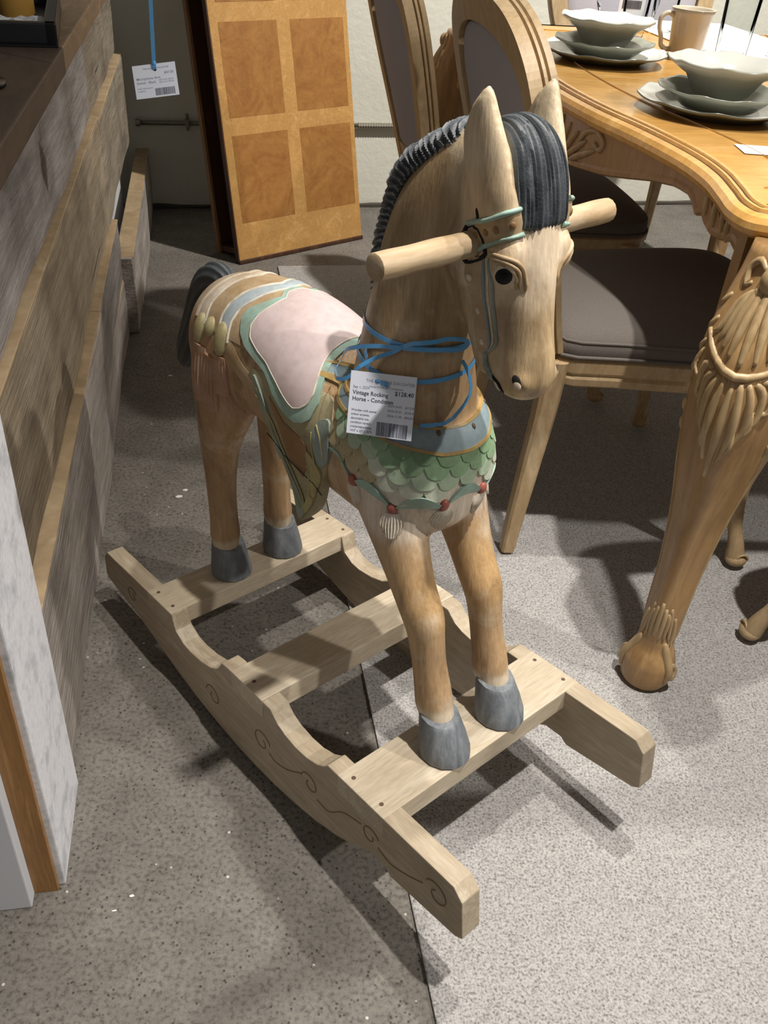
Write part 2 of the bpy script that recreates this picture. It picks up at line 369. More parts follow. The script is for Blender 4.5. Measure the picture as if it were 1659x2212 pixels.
raw = link('raw', join(parts_))
rm = raw.modifiers.new('r', 'REMESH'); rm.mode = 'VOXEL'; rm.voxel_size = 0.0034; rm.use_smooth_shade = True
sm = raw.modifiers.new('s', 'SMOOTH'); sm.factor = 0.5; sm.iterations = 12
body_me = evaluated(raw)
D.objects.remove(raw)
# --- carved and painted details that lie on the body's skin
bvh = BVHTree.FromPolygons([v.co for v in body_me.vertices], [p.vertices for p in body_me.polygons])
ZC = 0.535
def surfB(x, phi):
    """skin point of the barrel at station x and angle phi from the top (radians, + to the horse's left)"""
    d = Vector((0, math.sin(phi), math.cos(phi))); h = bvh.ray_cast(Vector((x, 0, ZC))+d*0.25, -d)
    return h[0], h[1]
def surfC(th, z, ax=0.112):
    d = Vector((math.cos(th), math.sin(th), 0)); h = bvh.ray_cast(Vector((ax, 0, z))+d*0.3, -d)
    return h[0], h[1]
def snap(p): h = bvh.find_nearest(Vector(p)); return h[0], (Vector(h[1]) if (Vector(p)-h[0]).dot(h[1]) > -1 else h[1])
def shell(grid, off, crown=None, closed=False, sink=0.003):
    """grid[i][j] = (point, normal); raised face + skirts sunk into the body"""
    n = len(grid); m = len(grid[0]); vs = []; fs = []
    for i in range(n):
        for j in range(m):
            p, nn = grid[i][j]; o = off(i/(n-1), j/(m-1)) if callable(off) else off; vs.append(p+nn*o)
    for i in range(n):
        for j in range(m):
            p, nn = grid[i][j]; vs.append(p-nn*sink)
    I = lambda i, j, l: l*n*m+i*m+j
    for i in range(n-1):
        for j in range(m-1):
            fs.append((I(i, j, 0), I(i+1, j, 0), I(i+1, j+1, 0), I(i, j+1, 0)))
            fs.append((I(i, j, 1), I(i, j+1, 1), I(i+1, j+1, 1), I(i+1, j, 1)))
    for i in range(n-1):
        for j in (0, m-1): fs.append((I(i, j, 0), I(i, j, 1), I(i+1, j, 1), I(i+1, j, 0)))
    for j in range(m-1):
        for i in (0, n-1): fs.append((I(i, j, 0), I(i, j+1, 0), I(i, j+1, 1), I(i, j, 1)))
    me = pyd(vs, fs); return me
def interp(tab, x):
    xs = [a for a, b in tab]; ys = [b for a, b in tab]; return float(np.interp(x, xs, ys))
def mk(name, me, m, parent=None, smooth=True, label=None):
    o = link(name, me, m, parent or horse, False, label)
    if smooth:
        bm = bmesh.new(); bm.from_mesh(me)
        for f in bm.faces: f.smooth = True
        for e in bm.edges:
            if len(e.link_faces) == 2 and e.calc_face_angle(0) > R(50): e.smooth = False
        bm.to_mesh(me); bm.free()
    return o
P_pink = painted('saddle_paint', lin('#c0aeab'), lin('#b29d97'), 0.6, 14, (0.42, 0.75), 0.12)
P_mint = painted('mint_paint', lin('#9cc4b6'), lin('#86a798'), 0.6, 30, (0.4, 0.72), 0.15)
P_mint2 = painted('mint_paint_worn', lin('#94b3a6'), lin('#8a9886'), 0.6, 36, (0.35, 0.68), 0.2)
P_blue = painted('pale_blue_paint', lin('#a9b6bb'), lin('#989e9c'), 0.6, 26, (0.4, 0.7), 0.2)
P_bluegrey = painted('blue_grey_paint', lin('#87979a'), lin('#75868a'), 0.55, 26, (0.4, 0.7), 0.2)
P_cream = painted('cream_paint', lin('#cdbfab'), lin('#b39f82'), 0.6, 30, (0.4, 0.66), 0.25)
P_tan = painted('tan_stain', lin('#b39b7a'), lin('#9c805b'), 0.5, 24, (0.4, 0.66), 0.25)
P_brown = painted('brown_stain', lin('#8f6c44'), lin('#7a5a38'), 0.5, 24, (0.4, 0.66), 0.25)
P_white = painted('white_line', lin('#d5ccbc'), lin('#b5a68c'), 0.6, 60, (0.45, 0.7), 0.2)
P_gold = painted('gold_line', lin('#ad9057'), lin('#8f7443'), 0.5, 50, (0.45, 0.7), 0.2)
P_red = painted('red_paint', lin('#9c5347'), lin('#874a3e'), 0.5, 60)
P_bud = painted('bud_paint', lin('#a79d72'), lin('#978761'), 0.55, 60)
P_tassel = painted('tassel_pink', lin('#a98871'), lin('#9c7456'), 0.6, 60)
P_leafy = painted('leaf_yellow', lin('#a89a68'), lin('#8d8460'), 0.55, 50)
P_leafb = painted('leaf_blue_grey', lin('#87938b'), lin('#77806f'), 0.55, 40)
M_mane = wood('mane_paint', lin('#2b2f34'), lin('#3b4045'), lin('#4b5054'), (10, 10, 10), 4, 0.55, 0.3, 40)
_nt = M_mane.node_tree; _l = B(M_mane).inputs['Base Color'].links[0].from_socket; _g = N(_nt, 'ShaderNodeNewGeometry')
_nt.links.new(mix(_nt, ramp(_nt, _g.outputs['Pointiness'], [(0.52, (0, 0, 0)), (0.60, (0.6, 0.6, 0.6))]), _l, lin('#858a8c')), B(M_mane).inputs['Base Color'])   # paint worn off the ridges
M_dark = mat('dark_hole', lin('#17120d'), 0.9)

# saddle pad and its mint border: x as a function of phi, rear and front edges
rad = math.radians
IN_R = [(0, -0.099), (6, -0.098), (10, -0.092), (11.5, -0.089), (14, -0.091), (20, -0.093), (31, -0.101), (40, -0.103), (48, -0.095), (54, -0.076), (59, -0.054), (63.7, -0.043), (69, -0.030), (76, -0.0145), (80.5, -0.002), (82.5, 0.008)]
IN_F = [(0, 0.013), (9, 0.0135), (25, 0.015), (39, 0.019), (54, 0.0267), (65, 0.0314), (75, 0.0287), (81, 0.0175), (82.5, 0.0085)]
OU_R = [(0, -0.108), (6, -0.107), (10, -0.100), (11.6, -0.098), (15, -0.102), (22, -0.110), (31, -0.125), (38, -0.128), (48, -0.1175), (56, -0.101), (62, -0.0745), (66.4, -0.055), (72.6, -0.044), (80.7, -0.033), (88, -0.016), (92, 0.0), (93.3, 0.011)]
OU_F = [(0, 0.024), (15, 0.0235), (31, 0.0262), (45.7, 0.0312), (59, 0.0377), (71, 0.0431), (85, 0.0385), (90.5, 0.027), (93.3, 0.0125)]
def patch(tr, tf, pmax, n, m, off, name, material):
    g = []
    for i in range(n):
        ph = -pmax+2*pmax*i/(n-1); a = abs(ph); xr = interp(tr, a); xf_ = interp(tf, a)
        g.append([surfB(xr+(xf_-xr)*j/(m-1), rad(ph)) for j in range(m)])
    return mk(name, shell(g, off, sink=0.004), material)
border = patch(OU_R, OU_F, 93.25, 150, 26, 0.0032, 'saddle_border', P_mint2)
pad = patch(IN_R, IN_F, 82.45, 140, 30, lambda s, t: 0.0045+0.002*math.sin(math.pi*s)*math.sin(math.pi*t), 'saddle_seat', P_pink)
# rounded bead between seat and border
for s in (-1, 1):
    pts = [surfB(interp(IN_R, a), rad(s*a)) for a in np.linspace(0, 82.4, 60)]+[surfB(interp(IN_F, a), rad(s*a)) for a in np.linspace(82.4, 0, 40)]
    mk('seat_piping', sweep([p+n_*0.0038 for p, n_ in pts], 0.0012, 6), P_white)
def band(tr, tf, pmax, off, name, material, n=90, m=7, flat=0.5):
    g = []
    for i in range(n):
        ph = -pmax+2*pmax*i/(n-1); a = abs(ph); xr = interp(tr, a); xf_ = interp(tf, a)
        g.append([surfB(xr+(xf_-xr)*j/(m-1), rad(ph)) for j in range(m)])
    return mk(name, shell(g, lambda s, t: off*(flat+(1-flat)*math.sin(math.pi*t)), sink=0.002), material)
BL_R = [(0, -0.126), (10, -0.137), (22, -0.153), (34, -0.1635), (43, -0.166), (60, -0.160)]
BL_F = [(0, -0.110), (10, -0.1178), (24, -0.1314), (34.5, -0.143), (44.6, -0.146), (60, -0.142)]
BR_R = [(0, -0.176), (10, -0.188), (16, -0.194), (28.5, -0.202), (38.6, -0.207), (55, -0.203)]
CR_R = [(0, -0.197), (15.4, -0.2125), (28, -0.221), (41, -0.227), (55, -0.228)]
sh = lambda tab, d: [(a, b+d) for a, b in tab]
band(BR_R, OU_R[:9]+[(60, -0.11)], 57, 0.0012, 'tan_cloth', P_tan, flat=1)
band(BL_R, BL_F, 60, 0.0035, 'blue_band', P_blue)
band(sh(BL_R, -0.005), BL_R, 60, 0.0032, 'white_trim', P_white, m=4)
band(BL_F, sh(BL_F, 0.004), 60, 0.0032, 'white_trim', P_white, m=4)
band(sh(BR_R, -0.001), sh(BR_R, 0.004), 55, 0.0030, 'white_trim', P_white, m=4)
band(CR_R, BR_R, 55, 0.0022, 'cream_band', P_cream, flat=0.3)
band(sh(CR_R, -0.008), CR_R, 52, 0.0030, 'cream_band', P_cream, m=5)
# leaf-like patch laid on the skin: centre line in barrel coordinates
def leaf_on(path, wid, off, name, material, rib=0.0, m=9, n=22, plane=None):
    """path: list of (x, y, z) snapped to the skin (or kept, when plane gives its normal)"""
    P_ = catmull(path, 6); L_ = len(P_); g = []
    for i, p in enumerate(P_):
        q0 = P_[max(i-1, 0)]; q1 = P_[min(i+1, L_-1)]; t = (q1-q0).normalized()
        if plane is None: c, nn = snap(p)
        else: c, nn = Vector(p), Vector(plane)
        side = t.cross(nn).normalized(); s = i/(L_-1); w = wid(s) if callable(wid) else wid*max(0.06, math.sin(math.pi*min(1, s*0.92+0.05)))
        row = []
        for j in range(m):
            q = c+side*(w*(2*j/(m-1)-1)); row.append(snap(q) if plane is None else (q, nn))
        g.append(row)
    f = lambda s, t: off*(0.35+0.65*math.sin(math.pi*min(max(t, 0), 1)))+rib*math.cos(2*math.pi*t*(m-1)/2)*math.sin(math.pi*s)
    return shell(g, f, sink=0.002)
# rump ornament: buds and ridged tassels, both sides
for s in (-1, 1):
    for (x, y, z, a, c) in ((-0.213, 0.075, 0.578, 0.013, 0.021), (-0.156, 0.077, 0.580, 0.014, 0.023), (-0.188, 0.078, 0.588, 0.011, 0.014)):
        c_, nn = snap((x, s*y, z)); q = nn.to_track_quat('Z', 'Y')
        e = ellipsoid((0, 0, 0), (a, c, 0.0075)); e.transform(Matrix.Translation(c_) @ q.to_matrix().to_4x4()); mk('carved_bud', e, P_bud)
    for (x, z0, z1, w) in ((-0.208, 0.560, 0.480, 0.020), (-0.157, 0.560, 0.500, 0.019), (-0.182, 0.552, 0.470, 0.017)):
        mk('carved_tassel', leaf_on([(x, s*0.086, z0), (x-0.002, s*0.09, (z0+z1)/2), (x-0.004, s*0.09, z1)], lambda u, w=w: w*(0.55+0.45*math.sin(math.pi*min(1, u*0.8+0.15))), 0.005, '', P_tassel, 0.0016, 13), P_tassel)
    mk('girth_strap', leaf_on([(-0.145, s*0.078, 0.580), (-0.12, s*0.082, 0.562), (-0.095, s*0.084, 0.550), (-0.060, s*0.085, 0.542)], lambda u: 0.011, 0.0015, '', None), P_tan)
# hanging skirt flap
FL = [(-0.078, 0.567), (-0.072, 0.539), (-0.06, 0.513), (-0.046, 0.494), (-0.034, 0.480), (-0.021, 0.463), (-0.009, 0.446), (0.004, 0.434), (0.010, 0.415), (0.013, 0.394), (0.021, 0.396), (0.047, 0.421), (0.058, 0.441), (0.063, 0.458), (0.067, 0.473), (0.073, 0.493), (0.083, 0.519), (0.083, 0.541), (0.074, 0.556), (0.050, 0.572)]
def yflap(x, z):
    """half width of the skin at the level z, kept hanging straight below the widest line"""
    h = bvh.ray_cast(Vector((x, 0.3, max(z, 0.508))), Vector((0, -1, 0))); return h[0].y if h[0] else 0.085
def slab_on(outline, o0, o1, s, step=0.006):
    """a thick plate with that (x, z) outline, laid along the flank on side s"""
    bm = bmesh.new(); vs = [bm.verts.new((x, 0, z)) for x, z in outline]; f = bm.faces.new(vs)
    lo = min(z for x, z in outline); hi = max(z for x, z in outline); xl = min(x for x, z in outline); xh = max(x for x, z in outline)
    z = lo+step
    while z < hi: bmesh.ops.bisect_plane(bm, geom=bm.verts[:]+bm.edges[:]+bm.faces[:], plane_co=(0, 0, z), plane_no=(0, 0, 1)); z += step
    x = xl+step
    while x < xh: bmesh.ops.bisect_plane(bm, geom=bm.verts[:]+bm.edges[:]+bm.faces[:], plane_co=(x, 0, 0), plane_no=(1, 0, 0)); x += step
    r = bmesh.ops.extrude_face_region(bm, geom=bm.faces[:]); new = {g for g in r['geom'] if isinstance(g, bmesh.types.BMVert)}
    for v in bm.verts:
        v.co.y = s*(yflap(v.co.x, v.co.z)+(o1 if v in new else o0))
    return from_bm(bm)
def smooth_outline(P_, k=5): return [(v.x, v.z) for v in catmull([(x, 0, z) for x, z in P_], k, True)]
LEAVES = [([(-0.073, 0.562), (-0.05, 0.535), (-0.038, 0.505), (-0.022, 0.480), (-0.022, 0.466), (-0.04, 0.488), (-0.058, 0.515)], P_leafb),
          ([(-0.022, 0.480), (-0.002, 0.458), (0.022, 0.432), (0.028, 0.413), (0.014, 0.398), (0.004, 0.434), (-0.016, 0.466)], P_leafb),
          ([(0.036, 0.500), (0.047, 0.498), (0.064, 0.481), (0.056, 0.458), (0.040, 0.425), (0.020, 0.405), (0.035, 0.440), (0.040, 0.470)], P_leafy),
          ([(0.056, 0.548), (0.074, 0.551), (0.080, 0.520), (0.078, 0.505), (0.062, 0.492), (0.052, 0.508), (0.048, 0.535)], P_leafb)]
for s in (-1, 1):
    flap = mk('skirt_flap', slab_on(smooth_outline(FL, 3), -0.010, 0.0012, s), painted('skirt_paint', lin('#9a8f6e'), lin('#82785c'), 0.55, 30) if s < 0 else D.materials['skirt_paint'])
    mk('brown_panel', slab_on([(-0.040, 0.545), (-0.012, 0.522), (0.030, 0.512), (0.036, 0.505), (0.035, 0.480), (0.026, 0.462), (0.004, 0.470), (-0.016, 0.492)], 0, 0.0022, s, 0.008), P_brown, flap)
    for ol, mm in LEAVES:
        mk('carved_leaf', slab_on(smooth_outline(ol, 4), 0, 0.004, s, 0.008), mm, flap)
    for ol in LEAVES:
        mid = [((ol[0][k][0]+ol[0][-1-k][0])/2, (ol[0][k][1]+ol[0][-1-k][1])/2) for k in range(0, len(ol[0])//2)]
        mk('leaf_rib', sweep([(x, s*(yflap(x, z)+0.0042), z) for x, z in mid], 0.0011, 6), P_leafy, flap)
    for side_ in (([(-0.066, 0.548), (-0.045, 0.520), (-0.030, 0.498), (-0.010, 0.474), (0.010, 0.452), (0.026, 0.428), (0.020, 0.402)]), ([(0.045, 0.530), (0.050, 0.500), (0.058, 0.476), (0.048, 0.448), (0.036, 0.425)])):
        mk('leaf_rib', sweep([(v.x, s*(yflap(v.x, v.z)+0.003), v.z) for v in catmull([(x, 0, z) for x, z in side_], 5)], 0.0013, 6), P_leafy, flap)
    mk('crack', sweep([(x, s*(yflap(x, z)+0.0040), z) for x, z in ((-0.052, 0.490), (-0.03, 0.484), (-0.012, 0.476), (0.01, 0.472), (0.03, 0.468), (0.05, 0.464), (0.066, 0.455))], (0.0006, 0.0006), 5), M_dark, flap)
# breast collar, scales, garland
ZL = [(0, 0.549), (20, 0.551), (45, 0.560), (70, 0.566), (90, 0.570), (120, 0.577), (150, 0.588), (165, 0.594), (180, 0.598)]
ZU = [(0, 0.5725), (20, 0.574), (45, 0.5815), (70, 0.584), (90, 0.586), (120, 0.588), (150, 0.596), (165, 0.601), (180, 0.604)]
def collar(tlo, thi, off, name, material, a1=158, m=5, n=120):
    g = []
    for i in range(n):
        th = -a1+2*a1*i/(n-1); a = abs(th); z0 = interp(tlo, a); z1 = interp(thi, a)
        g.append([surfC(rad(th), z0+(z1-z0)*j/(m-1)) for j in range(m)])
    return mk(name, shell(g, off, sink=0.002), material)
col_ = collar(ZL, ZU, 0.0022, 'breast_collar', P_bluegrey)
collar(sh(ZL, -0.0022), sh(ZL, 0.0012), 0.0034, 'gold_line', P_gold, m=3).parent = col_
collar(sh(ZU, -0.0008), sh(ZU, 0.0018), 0.0030, 'gold_line', P_gold, m=3).parent = col_
for th in (-52, -20, 8, 40):
    p, nn = surfC(rad(th), 0.566+0.012*abs(th)/52); e = ellipsoid((0, 0, 0), (0.0026, 0.0036, 0.0015)); e.transform(Matrix.Translation(p+nn*0.0022) @ nn.to_track_quat('Z', 'Y').to_matrix().to_4x4()); mk('stud', e, M_nail, col_)
GREENS = [lin('#748f6b'), lin('#84a07c'), lin('#a3b499'), lin('#bcc0ad'), lin('#cdc5b6'), lin('#cbbfae')]
def scale_mat(i, c, w): return painted('scale_paint_%d' % i, c, w, 0.5, 40, (0.42, 0.7), 0.15)
SM = [scale_mat(i, c, tuple(0.82*x for x in c)) for i, c in enumerate(GREENS)]
SMB = scale_mat(9, lin('#a89a76'), lin('#93835d'))
def garland_z(a):
    """lower limit of the scales"""
    return interp([(0, 0.499), (17, 0.488), (33, 0.499), (50, 0.484), (66, 0.505), (84, 0.500), (96, 0.512), (108, 0.524), (130, 0.53)], a)
rowh = 0.0142
scale_me_n = 0
for row in range(5, -1, -1):
    w = 15.2; off = 0.5*w*(row % 2)
    for k in range(-8, 9):
        th = k*w+off; a = abs(th)
        if a > 112: continue
        wz_ = w*(1+0.0*a)
        zb = interp(ZL, a)-rowh*(row+1)
        if zb < garland_z(a)-0.001: continue
        zt = zb+rowh*1.75; g = []
        for i in range(9):
            u = -1+2*i/8; hw = wz_*0.53; r_ = []
            zlow = zb+rowh*0.95*(1-math.sqrt(max(0, 1-(abs(u)**2.4))))
            for j in range(6):
                t = j/5; r_.append(surfC(rad(th+u*hw), zlow+(zt-zlow)*t))
            g.append(r_)
        ci = row if a < 58 else min(5, row+1)
        if a > 24 and th > 0: ci = min(5, ci+1)
        m_ = SMB if (a > 62 and row > 1) else SM[min(5, max(0, ci))]
        me = shell(g, lambda s, t: 0.0025*(1-t)**1.1*(0.55+0.45*math.sin(math.pi*s))+0.0008, sink=0.001)
        mk('scale', me, m_)
BEADS = [(17, 0.487), (50, 0.482), (84, 0.500)]
def arc_patch(t0, z0, t1, z1, rise, off, name, material, wd=0.009):
    g = []
    for i in range(20):
        u = i/19; th = t0+(t1-t0)*u; zc = z0+(z1-z0)*u+rise*math.sin(math.pi*u); ww = wd*(0.25+0.75*math.sin(math.pi*u))
        g.append([surfC(rad(th), zc-ww+2*ww*j/5) for j in range(6)])
    return mk(name, shell(g, lambda s, t: off*(0.4+0.6*t), sink=0.002), material)
for s in (-1, 1):
    if s < 0: arc_patch(-15, 0.486, 15, 0.486, 0.012, 0.0036, 'garland', P_mint2, 0.0078)
    arc_patch(s*19, 0.486, s*48, 0.483, 0.011, 0.0036, 'garland', P_mint2, 0.0078)
    arc_patch(s*52, 0.486, s*82, 0.499, 0.009, 0.0036, 'garland', P_mint2, 0.0078)
    arc_patch(s*86, 0.502, s*110, 0.524, 0.007, 0.0036, 'garland', P_mint2, 0.005)
    for th, z in BEADS:
        p, nn = surfC(rad(s*th), z); e = ellipsoid((0, 0, 0), (0.0062, 0.0075, 0.0045)); e.transform(Matrix.Translation(p+nn*0.001) @ nn.to_track_quat('Z', 'Y').to_matrix().to_4x4()); mk('red_bead', e, P_red)
        g = []
        for i in range(17):
            u = -1+2*i/16; r_ = []
            for j in range(6):
                t = j/5; r_.append(surfC(rad(s*th+u*(3.2+4.8*math.sin(math.pi*(t*0.75+0.1)))), z-0.006-0.031*t+0.006*t*(u*u)))
            g.append(r_)
        mk('garland_tassel', shell(g, lambda s_, t: 0.0032*math.sin(math.pi*min(1, s_*0.9+0.05))*(1-0.3*t)+0.0011*math.cos(16*math.pi*s_)*min(1, t*3), sink=0.002), P_white)
# --- head: bridle, eyes, nostrils, mouth
def strip3(A, Bp, off, n=20, m=5, flat=0.6):
    A = catmull(A, 6); Bp = catmull(Bp, 6); k = len(A); kb = len(Bp); g = []
    for i in range(n):
        a = A[min(k-1, round(i/(n-1)*(k-1)))]; b = Bp[min(kb-1, round(i/(n-1)*(kb-1)))]
        g.append([snap(a.lerp(b, j/(m-1))) for j in range(m)])
    return shell(g, lambda s, t: off*(flat+(1-flat)*math.sin(math.pi*t)), sink=0.002)
def line_on(P_, r, lift=0.3, m_=None, taper=True):
    pts = [snap(p) for p in catmull(P_, 7)]; n = len(pts)
    rr = [r*(0.35+0.65*min(1, 5*min(i/(n-1), 1-i/(n-1)))) if taper else r for i in range(n)]
    return sweep([p+nn*(r*lift) for p, nn in pts], rr, 8)
sy = lambda L_, s: [(x, -s*y, z) if s > 0 else (x, y, z) for x, y, z in L_]
BT = [(0.2323, -0.0416, 0.8023), (0.2475, -0.046, 0.808), (0.2626, -0.0473, 0.8129), (0.2746, -0.0439, 0.8191), (0.284, -0.033, 0.8235)]
BB = [(0.2507, -0.0421, 0.7793), (0.259, -0.043, 0.784), (0.2675, -0.0432, 0.7879), (0.2784, -0.0395, 0.7934), (0.2865, -0.026, 0.797)]
CL = [(0.238, -0.042, 0.772), (0.2323, -0.042, 0.7606), (0.23, -0.033, 0.7362), (0.2315, -0.0255, 0.7138), (0.235, -0.021, 0.6904), (0.2425, -0.0185, 0.674)]
CR = [(0.2639, -0.0448, 0.7763), (0.2639, -0.0400, 0.756), (0.2635, -0.0344, 0.7356), (0.2655, -0.03, 0.7101), (0.2660, -0.0279, 0.6918), (0.2500, -0.0231, 0.6762)]
mid3 = lambda A, Bq, t: [tuple(a_+(b2-a_)*t for a_, b2 in zip(p, q)) for p, q in zip(A, Bq)]
for s in (-1, 1):
    br = mk('brow_band', strip3(sy(BT, s), sy(BB, s), 0.0022), P_tan)
    mk('mint_edge', strip3(sy(BT, s), sy(mid3(BT, BB, 0.17), s), 0.0042, m=4), P_mint2, br)
    mk('mint_edge', strip3(sy(mid3(BT, BB, 0.83), s), sy(BB, s), 0.0042, m=4), P_mint2, br)
    ck = mk('cheek_strap', strip3(sy(CL, s), sy(mid3(CL, CR, 0.62), s), 0.0022), P_tan)
    mk('cheek_braid', line_on(sy(mid3(CL, CR, 0.66), s), 0.0018), P_bluegrey, ck)
    mk('cheek_braid', line_on(sy(mid3(CL, CR, 0.98), s), 0.0016), P_leafb, ck)
    mk('white_edge', line_on(sy(mid3(CL, CR, 0.82), s), 0.0010), P_white, ck)
    mk('white_edge', line_on(sy(mid3(CL, CR, 0.0), s), 0.0010), P_white, ck)
    for (t0, t1) in ((0.05, 0.3), (0.35, 0.62), (0.66, 0.92)):
        c0 = catmull(sy(mid3(CL, CR, 0.12), s), 8); c1 = catmull(sy(mid3(CL, CR, 0.55), s), 8); n_ = len(c0)-1
        mk('leather_scroll', line_on([c1[int(t0*n_)], c0[int((t0+t1)/2*n_)].lerp(c1[int((t0+t1)/2*n_)], 0.15), c0[int(t1*n_)]], 0.0009), P_white, ck)
    for p in ((0.2371, -0.0392, 0.7525), (0.241, -0.0274, 0.7188), (0.2448, -0.021, 0.688)):
        c, nn = snap(sy([p], s)[0]); e = ellipsoid((0, 0, 0), (0.0033, 0.0038, 0.0018)); e.transform(Matrix.Translation(c+nn*0.0022) @ nn.to_track_quat('Z', 'Y').to_matrix().to_4x4()); mk('stud', e, P_cream, ck)
    for t in (0.1, 0.36, 0.62, 0.86):
        a_ = catmull(sy(BT, s), 8); b2 = catmull(sy(BB, s), 8); i_ = int(t*(len(a_)-1)); q = a_[i_].lerp(b2[i_], 0.5); c, nn = snap(q)
        e = ellipsoid((0, 0, 0), (0.003, 0.0038, 0.0016)); e.transform(Matrix.Translation(c+nn*0.002) @ nn.to_track_quat('Z', 'Y').to_matrix().to_4x4()); mk('stud', e, P_brown, br)
    for t in (0.22, 0.55):
        a_ = catmull(sy(BT, s), 8); b2 = catmull(sy(BB, s), 8); i0 = int(t*(len(a_)-1)); i1 = min(len(a_)-1, i0+8)
        mk('leather_scroll', line_on([a_[i0].lerp(b2[i0], 0.2), a_[(i0+i1)//2].lerp(b2[(i0+i1)//2], 0.35), a_[i1].lerp(b2[i1], 0.78)], 0.0012), P_white, br)
    # bit ring and mouth piece
    bit = mk('bit_ring', line_on(sy([(0.2505, -0.0225, 0.678), (0.2475, -0.0195, 0.670), (0.2500, -0.0195, 0.662), (0.256, -0.021, 0.660)], s), 0.0030), P_leafb)
    mk('bit_bar', line_on(sy([(0.2475, -0.019, 0.668), (0.252, -0.020, 0.658), (0.262, -0.0225, 0.654)], s), 0.0038), P_leafb, bit)
    # eye
    c, nn = snap((0.2800, s*0.0415, 0.7640)); q = nn.to_track_quat('Z', 'Y').to_matrix().to_4x4()
    e = ellipsoid((0, 0, 0), (0.0084, 0.0104, 0.0042)); e.transform(Matrix.Translation(c-nn*0.0012) @ q @ Matrix.Rotation(s*R(25), 4, 'Z')); eye = mk('eye', e, mat('eye_black', lin('#0c0d10'), 0.5, None, 0.15) if s < 0 else D.materials['eye_black'])
    e = ellipsoid((0, 0, 0), (0.0104, 0.0124, 0.0030)); e.transform(Matrix.Translation(c-nn*0.0016) @ q @ Matrix.Rotation(s*R(25), 4, 'Z')); mk('eye_rim', e, P_cream, eye)
    for P_, r_ in (([(0.2625, -0.0439, 0.7814), (0.2793, -0.0444, 0.7806), (0.2885, -0.0365, 0.7770), (0.2895, -0.0266, 0.7663), (0.2896, -0.0215, 0.7542), (0.289, -0.0217, 0.7475)], 0.0022),
                   ([(0.2640, -0.0450, 0.7775), (0.2800, -0.0440, 0.7772), (0.2875, -0.0364, 0.7720), (0.2875, -0.0292, 0.7610), (0.2860, -0.0258, 0.7493)], 0.0022),
                   ([(0.2690, -0.0459, 0.7738), (0.2790, -0.0446, 0.7745), (0.2858, -0.0398, 0.7700), (0.2868, -0.0330, 0.7610), (0.2835, -0.0278, 0.7490)], 0.0020)):
        mk('eyelid_fold', line_on(sy(P_, s), r_, 0.15), D.materials['tan_stain'])
    # nostril
    c, nn = snap((0.2942, s*0.0265, 0.6625)); q = nn.to_track_quat('Z', 'Y').to_matrix().to_4x4()
    e = ellipsoid((0, 0, 0), (0.0045, 0.0072, 0.0016)); e.transform(Matrix.Translation(c) @ q @ Matrix.Rotation(s*R(-35), 4, 'Z')); mk('nostril', e, M_dark)
    e = ellipsoid((0, 0, 0), (0.0040, 0.0050, 0.0016)); e.transform(Matrix.Translation(c+Vector((0.0012, 0, -0.0030))+nn*0.0006) @ q @ Matrix.Rotation(s*R(-35), 4, 'Z')); mk('nostril_rim', e, P_cream)
    # mouth line, lower lip and teeth
    mk('mouth_line', line_on(sy([(0.252, -0.0195, 0.658), (0.262, -0.0235, 0.655), (0.270, -0.0240, 0.652), (0.274, -0.020, 0.643)], s), 0.0019, 0.1), M_dark)
    for zz in (0.6505, 0.6445):
        c, nn = snap((0.2655, s*0.0215, zz)); mk('tooth', xf(box(-0.003, 0.003, -0.0025, 0.0025, -0.0015, 0.0018, 0.0007), Matrix.Translation(c) @ nn.to_track_quat('Z', 'Y').to_matrix().to_4x4()), P_white)
    # ragged hole where the handle passes through
    c, nn = snap((0.2385, s*0.043, 0.783)); rg = []
    random.seed(11)
    hole_pts = [(0.2385+0.0158*math.cos(t)*(1+0.12*random.random()), 0, 0.783+0.0155*math.sin(t)*(1+0.15*random.random())) for t in np.linspace(0, 2*math.pi, 26)[:-1]]
    hole_pts = [snap((x, s*0.05, z))[0]+snap((x, s*0.05, z))[1]*0.0002 for x, _, z in hole_pts]
    mk('handle_hole', sweep(hole_pts+hole_pts[:1], 0.0024, 6), M_dark)
    mk('head_seam', line_on(sy([(0.247, -0.0435, 0.797), (0.2455, -0.0425, 0.8035), (0.2485, -0.043, 0.811), (0.2478, -0.0415, 0.818)], s), 0.0016, 0.1), M_dark)
# ears: inner hollow
# forelock: grooved slab from the poll over the forehead
FP = catmull([(0.205, 0, 0.868), (0.222, 0, 0.880), (0.245, 0, 0.886), (0.264, 0, 0.880), (0.278, 0, 0.864), (0.2855, 0, 0.842), (0.2885, 0, 0.820), (0.2885, 0, 0.802), (0.284, 0, 0.792)], 7)
g = []; n_ = len(FP)
for i, p in enumerate(FP):
    s = i/(n_-1); t = (FP[min(i+1, n_-1)]-FP[max(i-1, 0)]).normalized(); nn = Vector((-t.z, 0, t.x))
    hw = interp([(0, 0.016), (0.2, 0.022), (0.4, 0.028), (0.6, 0.0325), (0.85, 0.032), (0.94, 0.028), (1, 0.019)], s); row = []
    for j in range(45):
        u = -1+2*j/44; gro = 0.0010*math.cos(2*math.pi*(u*6.5+0.30*math.sin(s*4+u*3)+0.25*math.sin(u*9)))+0.0006*math.sin(2*math.pi*(u*16))
        row.append((p+Vector((0, hw*u+0.001*math.sin(s*9), 0))+nn*(0.0025-0.008*abs(u)**3.2-0.010*max(0, s-0.86)/0.14+gro), nn))
    g.append(row)
mk('forelock', shell(g, 0.0, sink=0.016), M_mane)
